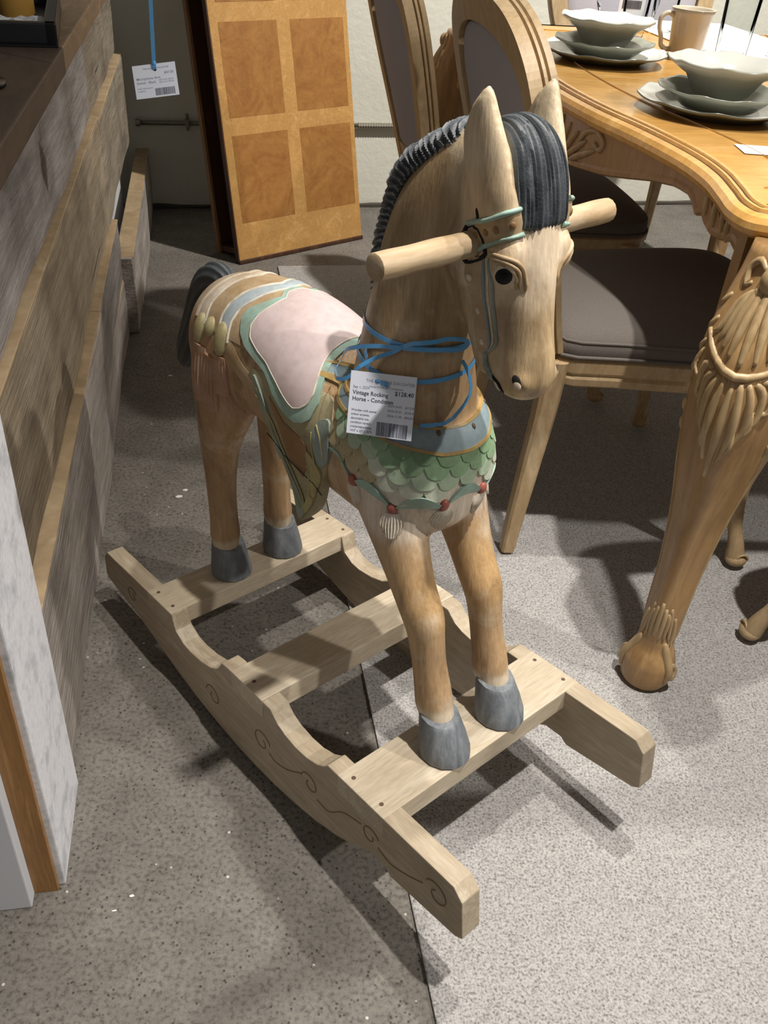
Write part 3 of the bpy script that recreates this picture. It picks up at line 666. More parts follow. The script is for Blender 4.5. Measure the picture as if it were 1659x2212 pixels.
# mane: ridged roll along the crest of the neck
MC = [(0.215, 0.872), (0.190, 0.876), (0.164, 0.868), (0.137, 0.856), (0.112, 0.839), (0.094, 0.820), (0.080, 0.795), (0.069, 0.765), (0.062, 0.735), (0.058, 0.705), (0.055, 0.675), (0.052, 0.645), (0.051, 0.628)]
P_ = catmull([(x, 0, z) for x, z in MC], 22); vs = []; fs = []; n_ = len(P_); arc_l = 0
K = 27
for i, p in enumerate(P_):
    t = (P_[min(i+1, n_-1)]-P_[max(i-1, 0)]).normalized(); out = Vector((t.z, 0, -t.x))
    if i: arc_l += (p-P_[i-1]).length
    s = i/(n_-1); w = interp([(0, 0.014), (0.1, 0.021), (0.5, 0.020), (0.8, 0.016), (1, 0.008)], s); dpt = interp([(0, 0.02), (0.5, 0.028), (1, 0.02)], s)
    step = 0.0025 if (int(arc_l/0.052) % 2 == 0) else 0.0
    for j in range(K):
        a = -1+2*j/(K-1); ang = a*math.pi/2
        ph = arc_l/0.0092+0.75*math.sin(a*3.6)+0.8*abs(a)+0.25*math.sin(arc_l*70)
        ridge = 0.0018*math.cos(2*math.pi*ph)+0.0006*math.sin(2*math.pi*ph*2.3+a*4)
        c = p+out*0.001-out*dpt*(1-math.cos(ang))
        vs.append(c+out*(ridge+step)+Vector((0, 1, 0))*((w+ridge*0.8)*math.sin(ang)))
for i in range(n_-1):
    for j in range(K-1): fs.append((i*K+j, i*K+j+1, (i+1)*K+j+1, (i+1)*K+j))
fs += [tuple(range(K)), tuple(range((n_-1)*K, n_*K))]
for i in range(n_-1): fs.append((i*K, i*K+K-1, (i+1)*K+K-1, (i+1)*K))
mk('mane', pyd(vs, fs), M_mane)
# tail
TP = [(-0.245, 0, 0.602, 0.016), (-0.272, 0, 0.612, 0.022), (-0.298, 0, 0.603, 0.026), (-0.322, 0, 0.580, 0.027), (-0.343, 0, 0.548, 0.026), (-0.365, 0, 0.512, 0.025), (-0.388, 0, 0.478, 0.023), (-0.409, 0, 0.450, 0.014), (-0.416, 0, 0.443, 0.004)]
L_ = lerp_list(TP, 7); vs = []; fs = []; K = 48
for i, q in enumerate(L_):
    a0 = Vector(L_[max(i-1, 0)][:3]); a1 = Vector(L_[min(i+1, len(L_)-1)][:3]); t = (a1-a0).normalized(); v = Vector((0, 1, 0)).cross(t)
    for k in range(K):
        an = 2*math.pi*k/K; r = q[3]*(1+0.06*math.cos(an*11+i*0.12)); vs.append(Vector(q[:3])+Vector((0, 1, 0))*(r*0.8*math.cos(an))+v*(r*math.sin(an)))
for i in range(len(L_)-1):
    for k in range(K): fs.append((i*K+k, i*K+(k+1) % K, (i+1)*K+(k+1) % K, (i+1)*K+k))
fs += [tuple(range(K)), tuple(range((len(L_)-1)*K, len(L_)*K))]
mk('tail', pyd(vs, fs), M_mane)
# hooves
M_hoof = wood('hoof_paint', lin('#5c6166'), lin('#777c81'), lin('#92979a'), (22, 22, 5), 2.0, 0.6, 0.3, 18)
for x, y, dx in ((0.256, -0.051, -0.014), (0.256, 0.049, -0.014), (-0.241, -0.047, -0.005), (-0.241, 0.053, -0.005)):
    rings = []
    for z, r, sx in ((0.0, 0.0305, 0), (0.002, 0.0328, 0), (0.012, 0.0325, -0.001), (0.034, 0.0292, dx*0.45), (0.052, 0.0262, dx*0.8), (0.0575, 0.0252, dx*0.9), (0.0585, 0.0225, dx*0.9)):
        rings.append([Vector((x+sx+r*math.cos(a)*1.04, y+r*math.sin(a)*0.98*(1 if abs(y) < 1 else 1), ZT+0.0004+z+(0.006*(-math.cos(a)) if z > 0.05 else 0))) for a in [2*math.pi*k/14 for k in range(14)]])
    mk('hoof', loft(rings), M_hoof)
# handle: slightly faceted dowel
M_dowel = wood('handle_wood', lin('#d2c0a3'), lin('#ad916b'), lin('#dccdb2'), (9, 2.2, 9), 1.6, 0.5, 0.2, 14)
P_ = [(0.238, y, 0.783) for y in np.linspace(-0.156, 0.156, 40)]
mk('handle', sweep([(0.238, -0.1575, 0.783)]+P_+[(0.238, 0.1575, 0.783)], [0.0100]+[0.0122+0.0003*math.sin(i*0.9) for i in range(40)]+[0.0100], 14), M_dowel)

# --- body paint: soft colour areas of the thing itself
nV = len(body_me.vertices); co = np.empty(nV*3); body_me.vertices.foreach_get('co', co); co = co.reshape(-1, 3)
X, Y, Zz = co[:, 0], co[:, 1], co[:, 2]
def sm_(a, b, v): t = np.clip((v-a)/(b-a), 0, 1); return t*t*(3-2*t)
def C(h): return np.array(lin(h))
colr = np.tile(C('#b0936f'), (nV, 1))
def lay(mask, h):
    global colr
    colr = colr*(1-mask[:, None])+C(h)[None, :]*mask[:, None]
lay(sm_(0.62, 0.68, Zz), '#a08865')                                     # neck
lay(sm_(0.19, 0.23, X+0.25*(Zz-0.8))*sm_(0.70, 0.74, Zz), '#c5b193')     # head
lay(sm_(0.20, 0.235, X)*sm_(0.62, 0.63, Zz)*(1-sm_(0.70, 0.74, Zz)), '#c0a985')
lay(sm_(0.836, 0.87, Zz)*sm_(0.2, 0.215, X), '#cbbb9f')                  # ears
lay(sm_(0.265, 0.285, X)*sm_(0.72, 0.76, Zz)*(1-sm_(0.02, 0.035, np.abs(Y))), '#dccbb3')
lay(sm_(0.30, 0.33, Zz)*(1-sm_(0.38, 0.42, Zz))*sm_(0, 0.1, X)*0.5, '#bf9d6c')
lay(sm_(0.05, 0.14, X)*sm_(0.425, 0.455, Zz)*(1-sm_(0.53, 0.56, Zz))*sm_(0.10, 0.15, X), '#cfc3b3')   # pale wash low on the chest
lay((1-sm_(0.214, 0.226, Zz)), '#cdbfa9')                                # fetlocks
lay((1-sm_(-0.16, -0.12, X))*sm_(0.40, 0.47, Zz)*(1-sm_(0.60, 0.62, Zz))*0.6, '#a9876c')
lay((1-sm_(-0.235, -0.22, X))*sm_(0.58, 0.6, Zz), '#b9a58a')
lay(np.exp(-(((X-0.272)/0.022)**2+((np.abs(Y)-0.03)/0.018)**2+((Zz-0.712)/0.030)**2))*0.75, '#86705a')      # dark smudge on the cheek
lay(np.exp(-(((X-0.283)/0.03)**2+((Zz-0.655)/0.018)**2))*0.5, '#a98a5c')
at = body_me.color_attributes.new('paint', 'FLOAT_COLOR', 'POINT')
at.data.foreach_set('color', np.hstack([colr, np.ones((nV, 1))]).ravel())
M_body = mat('horse_wood', rough=0.42); nt = M_body.node_tree
va = N(nt, 'ShaderNodeVertexColor'); va.layer_name = 'paint'
v1 = coords(nt, (11, 11, 1.8)); n1 = noise_(nt, v1, 2.2, 6, 0.65, 0.8); v2 = coords(nt, (90, 90, 10)); n2 = noise_(nt, v2, 3, 3, 0.6)
n3 = noise_(nt, coords(nt), 16, 4, 0.65); n4 = noise_(nt, coords(nt), 7, 4, 0.6)
c = mix(nt, 1.0, va.outputs[0], ramp(nt, n1, [(0.30, (0.42, 0.37, 0.31)), (0.46, (0.88, 0.85, 0.81)), (0.70, (1.2, 1.17, 1.13))]), 'MULTIPLY')
c = mix(nt, 0.6, c, ramp(nt, n2, [(0.3, (0.75, 0.72, 0.68)), (0.6, (1.05, 1.05, 1.05))]), 'MULTIPLY')
c = mix(nt, ramp(nt, n3, [(0.52, (0, 0, 0)), (0.72, (0.55, 0.55, 0.55))]), c, lin('#cfc1aa'))
c = mix(nt, ramp(nt, n4, [(0.50, (0, 0, 0)), (0.75, (0.55, 0.55, 0.55))]), c, mix(nt, 1.0, c, (0.72, 0.66, 0.58), 'MULTIPLY'))
nt.links.new(c, B(M_body).inputs['Base Color']); nt.links.new(bump(nt, n2, 0.35, 0.002, bump(nt, n3, 0.2, 0.003)), B(M_body).inputs['Normal'])
body = link('body', body_me, M_body, horse, True)
TAG_BL, TAG_BR, TAG_TL = (0.1317, -0.1042, 0.5697), (0.1955, -0.0688, 0.5732), (0.1163, -0.0865, 0.6315)
# ---------------------------------------------------------------- price tag and ribbon on the horse's neck
def Hw(p): return Matrix.Translation(HORSE_LOC) @ Euler(HORSE_ROT).to_matrix().to_4x4() @ Vector(p)
M_card = mat('white_card', lin('#dfe3ee'), 0.6)
M_ink = mat('dark_ink', lin('#3a3f52'), 0.7)
M_ink2 = mat('pale_ink', lin('#8b92a4'), 0.7)
M_ribbon = mat('blue_ribbon', lin('#4f97cc'), 0.3); B(M_ribbon).inputs['Specular IOR Level'].default_value = 0.8
nt_ = M_ribbon.node_tree; wv = N(nt_, 'ShaderNodeTexWave'); wv.inputs['Scale'].default_value = 260
nt_.links.new(coords(nt_), wv.inputs['Vector']); nt_.links.new(bump(nt_, wv.outputs['Fac'], 0.15, 0.0006), B(M_ribbon).inputs['Normal'])
def text_mesh(s, size, bold=0.0):
    cu = D.curves.new('t', 'FONT'); cu.body = s; cu.size = size; cu.resolution_u = 2; cu.extrude = 0.00004; cu.offset = bold
    o = D.objects.new('t', cu); COL.objects.link(o); me = evaluated(o); D.objects.remove(o); return me
def card(parent, w, h, lines, bars, hole):
    """card in its own xy plane, x right, y up, origin at the lower left"""
    n = 40; ang = [2*math.pi*k/n for k in range(n)]
    link('card', prism([(0, 0), (w, 0), (w, h), (0, h)], -0.00025, 0.00025, 'z'), M_card, parent)
    hx_, hy_, hr = hole
    link('punched_hole', prism([(hx_+hr*math.cos(a), hy_+hr*math.sin(a)) for a in ang], -0.0003, 0.00035, 'z'), M_dark, parent)
    for s, x, y, size, m_, b_ in lines:
        me = text_mesh(s, size, b_); me.transform(TR(x, y, 0.00034)); link('printed_text', me, m_, parent)
    bx, by, bw, bh, mm = bars; random.seed(9); ms = []; x = bx
    while x < bx+bw:
        ww = random.choice((0.4, 0.4, 0.8, 1.1))*bw/62; ms.append(box(x, min(x+ww, bx+bw), by, by+bh, 0.0003, 0.0004)); x += ww+random.choice((0.5, 0.5, 0.9))*bw/62
    link('barcode', join(ms), mm, parent)
def place_card(root, Pbl, Pbr, Ptl):
    ex = (Pbr-Pbl).normalized(); ey = (Ptl-Pbl); ey = (ey-ex*ey.dot(ex)).normalized(); ez = ex.cross(ey)
    m4 = Matrix.Identity(4)
    for i in range(3): m4[i][0] = ex[i]; m4[i][1] = ey[i]; m4[i][2] = ez[i]; m4[i][3] = Pbl[i]
    root.matrix_world = m4; return (Pbr-Pbl).length, (Ptl-Pbl).length
tagA = thing('price_tag', 'white paper price tag reading Vintage Rocking Horse, tied by blue ribbon round the horse neck', 'price tag')
TBL, TBR, TTL = Hw(TAG_BL), Hw(TAG_BR), Hw(TAG_TL)
cw, chh = place_card(tagA, TBL, TBR, TTL)
u = cw/100.0
card(tagA, cw, chh, [
    ('THE MILLION$ DAUGHTER'.replace('$', 'S'), 24*u, chh-14*u, 6.2*u, M_ink2, 0), ('Home Furnishings Consignment', 30*u, chh-21*u, 4.0*u, M_ink2, 0),
    ('Sep 1, 2024', 5*u, chh-24*u, 5.4*u, M_ink2, 0.00003), ('Vintage Rocking', 5*u, chh-33*u, 8.4*u, M_ink, 0.00008), ('Horse - Condition', 5*u, chh-42*u, 8.4*u, M_ink, 0.00008),
    ('$128.40', 69*u, chh-29*u, 8.8*u, M_ink, 0.00006),
    ('2024-10-01   $115.90', 60*u, chh-46*u, 4.8*u, M_ink2, 0.00004), ('2024-10-31   $103.40', 60*u, chh-53*u, 4.8*u, M_ink2, 0.00004), ('2024-11-30   $84.60', 60*u, chh-60*u, 4.8*u, M_ink2, 0.00004),
    ('Wooden with pastel', 5*u, chh-57*u, 4.7*u, M_ink, 0), ('colour accents,', 5*u, chh-63*u, 4.7*u, M_ink, 0), ('decorative use,', 5*u, chh-69*u, 4.7*u, M_ink, 0), ('condition varied,', 5*u, chh-75*u, 4.7*u, M_ink, 0),
    ('cracks/separating,', 5*u, chh-81*u, 4.7*u, M_ink, 0), ('14.3" x 33" x 36"h', 5*u, chh-87*u, 4.7*u, M_ink, 0), ('C1160-N00009124', 60*u, chh-96*u, 4.6*u, M_ink, 0)],
    (46*u, chh-89*u, 47*u, 20*u, M_ink), (56*u, chh-16*u, 2.6*u))
Tinv = tagA.matrix_world.inverted()
def skin_w(p, lift): c, nn = snap(p); return c+nn*lift, nn
def ribbon(P_, lifts, wdt, name='ribbon', k=8, flat=None):
    pts = catmull(P_, k); n = len(pts); lf = np.interp(np.linspace(0, 1, n), np.linspace(0, 1, len(lifts)), lifts); rings = []
    for i, p in enumerate(pts):
        c, nn = snap(p); q = c+nn*float(lf[i]) if flat is None else p
        q0 = pts[max(i-1, 0)]; q1 = pts[min(i+1, n-1)]; t = (q1-q0).normalized(); nn = nn if flat is None else Vector(flat)
        sd = t.cross(nn).normalized()
        rings.append([q+sd*wdt/2+nn*0.0002, q-sd*wdt/2+nn*0.0002, q-sd*wdt/2-nn*0.0002, q+sd*wdt/2-nn*0.0002])
    me = loft(rings); me.transform(Tinv @ Matrix.Translation(HORSE_LOC) @ Euler(HORSE_ROT).to_matrix().to_4x4())
    return link(name, me, M_ribbon, tagA, False)
def ring_pts(z_of):
    out = []
    for k in range(49):
        th = math.radians(-180+360*k/48); z = z_of(th); h = bvh.ray_cast(Vector((0.13, 0, z)), Vector((math.cos(th), math.sin(th), 0))); out.append(h[0])
    return out
# two wraps around the neck; they rise toward the horse's left and dip at its right front
ribbon(ring_pts(lambda t: 0.664+0.003*math.sin(t)-0.002*math.cos(t)), [0.0016]*2, 0.0052, k=2)
ribbon(ring_pts(lambda t: 0.637+0.012*math.sin(t+0.15)-0.006*math.cos(t)), [0.0018]*2, 0.0052, k=2)
ribbon([(0.1035, -0.0542, 0.6416), (0.1116, -0.0569, 0.6363), (0.1222, -0.0592, 0.6306), (0.1354, -0.0598, 0.6254), (0.1426, -0.0593, 0.6215)], [0.003, 0.005, 0.009, 0.012, 0.014], 0.0050)
ribbon([(0.1563, -0.0459, 0.6604), (0.1467, -0.0503, 0.6522), (0.1328, -0.0552, 0.6427), (0.1197, -0.0597, 0.6288), (0.1083, -0.0634, 0.6127), (0.0907, -0.0612, 0.6038), (0.0720, -0.0560, 0.6060), (0.0640, -0.0520, 0.6160), (0.0758, -0.0500, 0.6300), (0.0950, -0.0520, 0.6400), (0.125, -0.050, 0.6520), (0.1555, -0.0459, 0.6590)], [0.004, 0.006, 0.012, 0.018, 0.020, 0.022, 0.020, 0.016, 0.014, 0.012, 0.008, 0.004], 0.0046)
ribbon([(0.1565, -0.046, 0.6594), (0.1655, -0.0412, 0.6662), (0.1741, -0.0361, 0.6696), (0.1839, -0.0283, 0.6737), (0.1913, -0.0197, 0.6775), (0.1965, -0.0069, 0.6734), (0.1967, -0.001, 0.6658), (0.1954, -0.009, 0.6622), (0.1887, -0.023, 0.6630), (0.172, -0.037, 0.6610), (0.1565, -0.046, 0.6590)], [0.004, 0.008, 0.011, 0.013, 0.013, 0.010, 0.008, 0.008, 0.008, 0.006, 0.004], 0.0048)
ribbon([(0.1963, -0.003, 0.6470), (0.1975, 0.001, 0.6302), (0.1975, -0.0013, 0.6118), (0.1954, -0.0174, 0.5900), (0.1902, -0.0329, 0.5800), (0.1825, -0.0464, 0.5790)], [0.003, 0.010, 0.014, 0.014, 0.010, 0.006], 0.0044)
hole_w = tagA.matrix_world @ Vector((56*u, chh-15*u, 0)); Hi = (Matrix.Translation(HORSE_LOC) @ Euler(HORSE_ROT).to_matrix().to_4x4()).inverted(); hl = Hi @ hole_w
c1, n1_ = skin_w((0.1426, -0.0593, 0.6215), 0.014)
ribbon([c1, c1.lerp(hl, 0.5)+n1_*0.002, hl+n1_*0.0012, hl+Vector((0.001, 0, -0.004))], [0]*4, 0.0046, flat=n1_)
link('ribbon_knot', xf(ellipsoid((0, 0, 0), (0.004, 0.004, 0.003)), Tinv @ Matrix.Translation(HORSE_LOC) @ Euler(HORSE_ROT).to_matrix().to_4x4() @ Matrix.Translation(c1)), M_ribbon, tagA, True)

# ---------------------------------------------------------------- plank-clad counter on the left
P0 = Vector((-0.4057, 0.7867, 0)); AC = math.atan2(0.2158, 0.9764); CM = Matrix.Translation(P0) @ RZ(AC)
def at_counter(x, y, z): return CM @ Vector((x, y, z))
counter = thing('shop_counter', 'rustic shop counter clad in stacked weathered planks, on the left of the horse', 'counter', P0, (0, 0, AC))
def barn(name, c1, c2, c3, sc=1.0, dark=0.0):
    m = mat(name, rough=0.85); nt = m.node_tree
    v = coords(nt, (8*sc, 2.2*sc, 15*sc)); a = noise_(nt, v, 1.3, 8, 0.72, 0.25); v3 = coords(nt, (60, 7, 120)); f = noise_(nt, v3, 1.2, 4, 0.65)
    v2 = coords(nt, (3, 3, 3)); b = noise_(nt, v2, 1.7, 5, 0.6)
    c = ramp(nt, a, [(0.25, c1), (0.48, c2), (0.68, c3)])
    c = mix(nt, 0.75, c, ramp(nt, f, [(0.3, (0.7, 0.68, 0.66)), (0.55, (1, 1, 1)), (0.8, (1.15, 1.13, 1.1))]), 'MULTIPLY')
    c = mix(nt, 0.8, c, ramp(nt, b, [(0.32, (0.5, 0.48, 0.47)), (0.5, (0.95, 0.95, 0.95)), (0.68, (1.25, 1.25, 1.27))]), 'MULTIPLY')
    cr = noise_(nt, coords(nt, (30, 2.0, 55)), 1.0, 2, 0.5); c = mix(nt, ramp(nt, cr, [(0.70, (0, 0, 0)), (0.76, (1, 1, 1))]), c, lin('#2b241d'))
    nt.links.new(c, B(m).inputs['Base Color']); nt.links.new(bump(nt, f, 0.8, 0.004, bump(nt, a, 0.5, 0.006)), B(m).inputs['Normal']); return m
BN1 = barn('barn_grey', lin('#6e6964'), lin('#8f8984'), lin('#aaa5a2'))
BN2 = barn('barn_brown', lin('#6d6254'), lin('#8a7f6e'), lin('#9c9383'))
BN3 = barn('barn_ash', lin('#7f776f'), lin('#a1988f'), lin('#b9b2ab'))
BN4 = barn('barn_tan', lin('#75685a'), lin('#95866f'), lin('#a89c88'))
M_cut = wood('sawn_edge', lin('#bda684'), lin('#aa9270'), lin('#c8b493'), (3, 3, 30), 2, 0.7, 0.2, 10)
M_dkwood = wood('dark_counter_wood', lin('#4b3a2c'), lin('#5d4937'), lin('#6b5541'), (8, 2, 8), 2, 0.6, 0.2, 12)
link('carcass', box(-0.60, -0.07, -0.02, 2.30, 0.30, 0.755), M_dkwood, counter); link('carcass_base', box(-0.60, -0.07, -0.02, 1.50, 0.0, 0.30), M_dkwood, counter)
link('countertop_plank', box(-0.66, 0.0, -0.19, 0.868, 0.757, 0.797, 0.003), wood('shaded_top_wood', lin('#3f3227'), lin('#4c3c2e'), lin('#564536'), (8, 2, 8), 2, 0.6, 0.2, 12), counter, False, 'countertop plank coloured dark to stand for shade')  # shade over the near top is painted in as a darker plank colour
link('countertop_plank', box(-0.66, -0.001, 0.871, 2.12, 0.757, 0.797, 0.003), wood('countertop_wood', lin('#8d7860'), lin('#7b6750'), lin('#9c876d'), (8, 2, 8), 2, 0.5, 0.2, 12), counter)
def rough_board(y0, y1, z0, z1, x0, x1, m_, seed, name='board'):
    """a plank with a slightly wavering face and edge"""
    rnd = random.Random(seed); n = max(6, int((y1-y0)/0.06)); rings = []
    ph = rnd.random()*6
    for i in range(n+1):
        y = y0+(y1-y0)*i/n; wv_ = 0.0022*math.sin(ph+y*7)+0.0012*math.sin(ph*2+y*19); dz = 0.0025*math.sin(ph+y*5)
        rings.append([Vector((x0, y, z0)), Vector((x1+wv_, y, z0+0.001)), Vector((x1+wv_*0.6+0.0008, y, (z0+z1)/2)), Vector((x1+wv_-0.001, y, z1+dz)), Vector((x0, y, z1+dz))])
    o = link(name, bev(loft(rings), 0.0016, 1, 50), m_, counter)
    return o
boards = [(0.0, 1.455, 0.556, 0.757, -0.075, -0.034, BN1), (1.460, 2.33, 0.556, 0.757, -0.075, -0.036, BN2),
          (0.0, 1.452, 0.305, 0.552, -0.075, -0.020, BN4), (1.459, 2.32, 0.300, 0.545, -0.075, -0.019, BN2),
          (0.0, 0.93, 0.150, 0.300, -0.075, -0.001, BN3), (0.935, 1.505, 0.150, 0.298, -0.075, -0.004, BN1),
          (0.0, 1.50, 0.0, 0.147, -0.075, -0.004, BN3)]
for k, (y0, y1, z0, z1, x0, x1, m_) in enumerate(boards):
    b_ = rough_board(y0, y1, z0, z1, x0, x1, m_, k+3)
    if x1 > -0.03:   # the sawn upper edge shows as a pale ledge
        link('sawn_ledge', box(x0+0.02, x1-0.0004, y0+0.002, y1-0.002, z1-0.001, z1+0.0035, 0.001, 1), M_cut, b_)
lb = rough_board(1.48, 2.78, 0.0, 0.205, -0.02, 0.026, BN3, 31, 'kick_board')
link('sawn_ledge', box(-0.018, 0.0255, 1.49, 2.775, 0.204, 0.2085, 0.001, 1), M_cut, lb)
M_chalk = painted('distressed_white', lin('#e6e6ea'), lin('#bcbec3'), 0.8, 22, (0.5, 0.68), 0.8)
link('corner_board', box(-0.030, 0.006, -0.158, -0.001, 0.0, 0.757, 0.002), M_chalk, counter, False, 'distressed white painted corner board')
link('raw_edge', box(-0.031, -0.002, -0.166, -0.158, 0.0, 0.757, 0.001), wood('amber_wood', lin('#b3854c'), lin('#9d7240'), lin('#c19458'), (30, 30, 3), 2, 0.5, 0.2, 12), counter)
link('end_panel', box(-0.62, -0.031, -0.185, -0.160, 0.0, 0.757, 0.002), mat('white_laminate', lin('#d6d8dd'), 0.5), counter, False, 'flat white end panel')
wb = thing('storage_box', 'plain white box stowed low under the far end of the plank counter', 'box', at_counter(-0.30, 1.93, 0), (0, 0, AC))
M_wbox = mat('white_box', lin('#e3e5e6'), 0.6)
link('box_body', box(-0.22, 0.24, -0.36, 0.40, 0, 0.25, 0.003), M_wbox, wb); link('box_lid', box(-0.226, 0.246, -0.366, 0.406, 0.24, 0.292, 0.004), M_wbox, wb)
# black tray on the counter, with its odds and ends
tray = thing('serving_tray', 'black rimmed tray standing near the edge of the counter top', 'tray', at_counter(-0.005, 0.855, 0.7975), (0, 0, AC+0.10))
M_blk = mat('black_lacquer', lin('#16181b'), 0.4)
link('tray_base', box(-0.52, 0.0, 0.0, 0.42, 0, 0.008, 0.001), M_blk, tray)
for nm, bb in (('rim', (-0.52, 0, 0, 0.02)), ('rim', (-0.52, 0, 0.40, 0.42)), ('rim', (-0.02, 0, 0, 0.42)), ('rim', (-0.52, -0.50, 0, 0.42))):
    link(nm, box(bb[0], bb[1], bb[2], bb[3], 0.0, 0.036, 0.003), M_blk, tray)
cn = thing('candle', 'thick mustard yellow candle on the black tray', 'candle', tray.location+Vector((0, 0, 0)))
cn.location = (RZ(AC+0.10) @ Vector((-0.075, 0.24, 0)))+tray.location+Vector((0, 0, 0.009))
link('wax', lathe([(0.0001, 0), (0.033, 0), (0.034, 0.003), (0.034, 0.15), (0.030, 0.155), (0.02, 0.150), (0.0001, 0.149)], 24), mat('mustard_wax', lin('#a9813a'), 0.5), cn, True)
link('wick', sweep([(0, 0, 0.148), (0.001, 0, 0.160)], 0.001, 6), M_dark, cn)
random.seed(4); vs = []; fs = []
for i in range(9):
    for j in range(7): vs.append((i*0.018-0.07, j*0.017-0.05, 0.003+0.010*abs(math.sin(i*1.3+j*0.5))+0.004*random.random()))
for i in range(8):
    for j in range(6): fs.append((i*7+j, (i+1)*7+j, (i+1)*7+j+1, i*7+j+1))
bm = bmesh.new(); me = pyd(vs, fs); bm.from_mesh(me); bmesh.ops.solidify(bm, geom=bm.faces[:], thickness=0.0015); bm.to_mesh(me); bm.free()
np_ = link('napkin', me, mat('paper_white', lin('#b9bcc0'), 0.8)); np_.location = (RZ(AC+0.10) @ Vector((-0.09, 0.10, 0)))+tray.location+Vector((0, 0, 0.0095)); np_.rotation_euler = (0, 0, 0.5)
tag(np_, 'crumpled white paper napkin lying in the black tray', 'napkin')
bx_ = thing('gift_box', 'dark charcoal box standing at the left in the black tray', 'box', (RZ(AC+0.10) @ Vector((-0.27, 0.28, 0)))+tray.location+Vector((0, 0, 0.009)), (0, 0, 0.3))
M_char = mat('charcoal_card', lin('#2c2d30'), 0.7)
link('box_body', box(-0.11, 0.12, -0.09, 0.09, 0, 0.09, 0.002), M_char, bx_); link('box_lid', box(-0.114, 0.124, -0.094, 0.094, 0.085, 0.115, 0.002), M_char, bx_)
# tag hanging from a thin black arm above the counter
arm = thing('display_arm', 'black metal display arm rising from the counter top, its blue ribboned tag hanging down', 'display arm', at_counter(-0.10, 0.55, 0.7975), (0, 0, AC))
M_bmet = mat('black_metal', lin('#141414'), 0.4, metal=0.6)
link('foot_plate', lathe([(0.0001, 0), (0.06, 0), (0.06, 0.006), (0.012, 0.012), (0.0001, 0.012)], 28), M_bmet, arm, True)
link('pole', sweep([(0, 0, 0.01), (0, 0, 0.50)], 0.007, 10), M_bmet, arm, True)
tip = arm.matrix_world  # filled below
bpy.context.view_layer.update()
hang_top = Vector((-0.3950, 1.50, 1.27))
ht = arm.matrix_world.inverted() @ hang_top
link('boom', sweep(catmull([(0, 0, 0.49), (0, 0, 0.505), (ht.x*0.5, ht.y*0.5, 0.50), (ht.x, ht.y, ht.z+0.004)], 8), 0.005, 8), M_bmet, arm, True)
tagB = thing('price_tag', 'small white price tag hanging on a long blue ribbon before the back wall', 'price tag')
w2, h2 = place_card(tagB, Vector((-0.4031, 1.3810, 0.7795)), Vector((-0.3425, 1.3890, 0.7895)), Vector((-0.4145, 1.4020, 0.8185)))
u = w2/100
card(tagB, w2, h2, [('Microphone Arm', 6*u, h2-33*u, 8*u, M_ink2, 0.00003), ('Swivel - Black', 6*u, h2-42*u, 8*u, M_ink2, 0.00003), ('$47.00', 72*u, h2-24*u, 8*u, M_ink2, 0.00003), ('THE MILLIONS DAUGHTER', 24*u, h2-11*u, 5*u, M_ink2, 0),
     ('2024-10-01 $42.30', 58*u, h2-38*u, 4.4*u, M_ink2, 0), ('2024-10-31 $37.60', 58*u, h2-43*u, 4.4*u, M_ink2, 0), ('Used, tested, good', 6*u, h2-53*u, 4.6*u, M_ink2, 0), ('condition', 6*u, h2-59*u, 4.6*u, M_ink2, 0)], (46*u, h2-70*u, 46*u, 16*u, mat('grey_ink', lin('#6b7080'), 0.7)), (52*u, h2-13*u, 3.4*u))
bpy.context.view_layer.update()
ti = tagB.matrix_world.inverted(); q0 = Vector((52*u, h2-13*u, 0.0006)); q1 = ti @ hang_top
link('ribbon', sweep([tuple(q0), tuple(q0+Vector((0, 5*u, 0.0015))), tuple(q0+Vector((0, 14*u, 0.0005))), tuple(q1)], (0.0026, 0.0004), sect=[(-1, -1), (1, -1), (1, 1), (-1, 1)], fixed=(1, 0, 0)), M_ribbon, tagB)
link('ribbon_knot', xf(ellipsoid((0, 0, 0), (0.0036, 0.0045, 0.0025)), TR(q0.x, q0.y+13*u, 0.001)), M_ribbon, tagB, True)
# ---------------------------------------------------------------- veneered panel leaning on the wall
lean = R(11); PB = Vector((-0.5256, 2.7904, 0.0)); PE = math.atan2(0.6722, 0.7404)
pan = thing('veneered_panel', 'tall honey coloured veneered cabinet section leaning against the back wall', 'cabinet panel', PB+Vector((0, 0, 0.0)), (-lean, 0, PE))
M_ven = wood('honey_veneer', lin('#c99d60'), lin('#bd8f52'), lin('#d1a76b'), (14, 3, 14), 1.5, 0.38, 0.1, 10)
M_burl = mat('burl_veneer', rough=0.4); nt = M_burl.node_tree; n1 = noise_(nt, coords(nt, (1, 1, 1)), 7, 7, 0.7, 3.2); n2 = noise_(nt, coords(nt, (3, 3, 3)), 12, 4, 0.7, 2)
nt.links.new(mix(nt, 0.6, ramp(nt, n1, [(0.3, lin('#87592c')), (0.5, lin('#996a36')), (0.7, lin('#a47840'))]), ramp(nt, n2, [(0.35, (0.8, 0.78, 0.75)), (0.6, (1.05, 1.03, 1))]), 'MULTIPLY'), B(M_burl).inputs['Base Color'])
M_mahog = wood('dark_panel_wood', lin('#4f2f18'), lin('#3f2513'), lin('#5d3a1f'), (9, 9, 2), 2, 0.5, 0.1, 12)
PH = 1.75
link('front_panel', box(0, 0.5008, 0, 0.020, 0.006, PH, 0.003), M_ven, pan)
link('bottom_edge', box(-0.002, 0.503, -0.004, 0.024, 0.0, 0.013, 0.003), M_mahog, pan)
link('side_edge', box(-0.004, 0.0, 0.0, 0.020, 0.006, PH, 0.0015), M_mahog, pan)
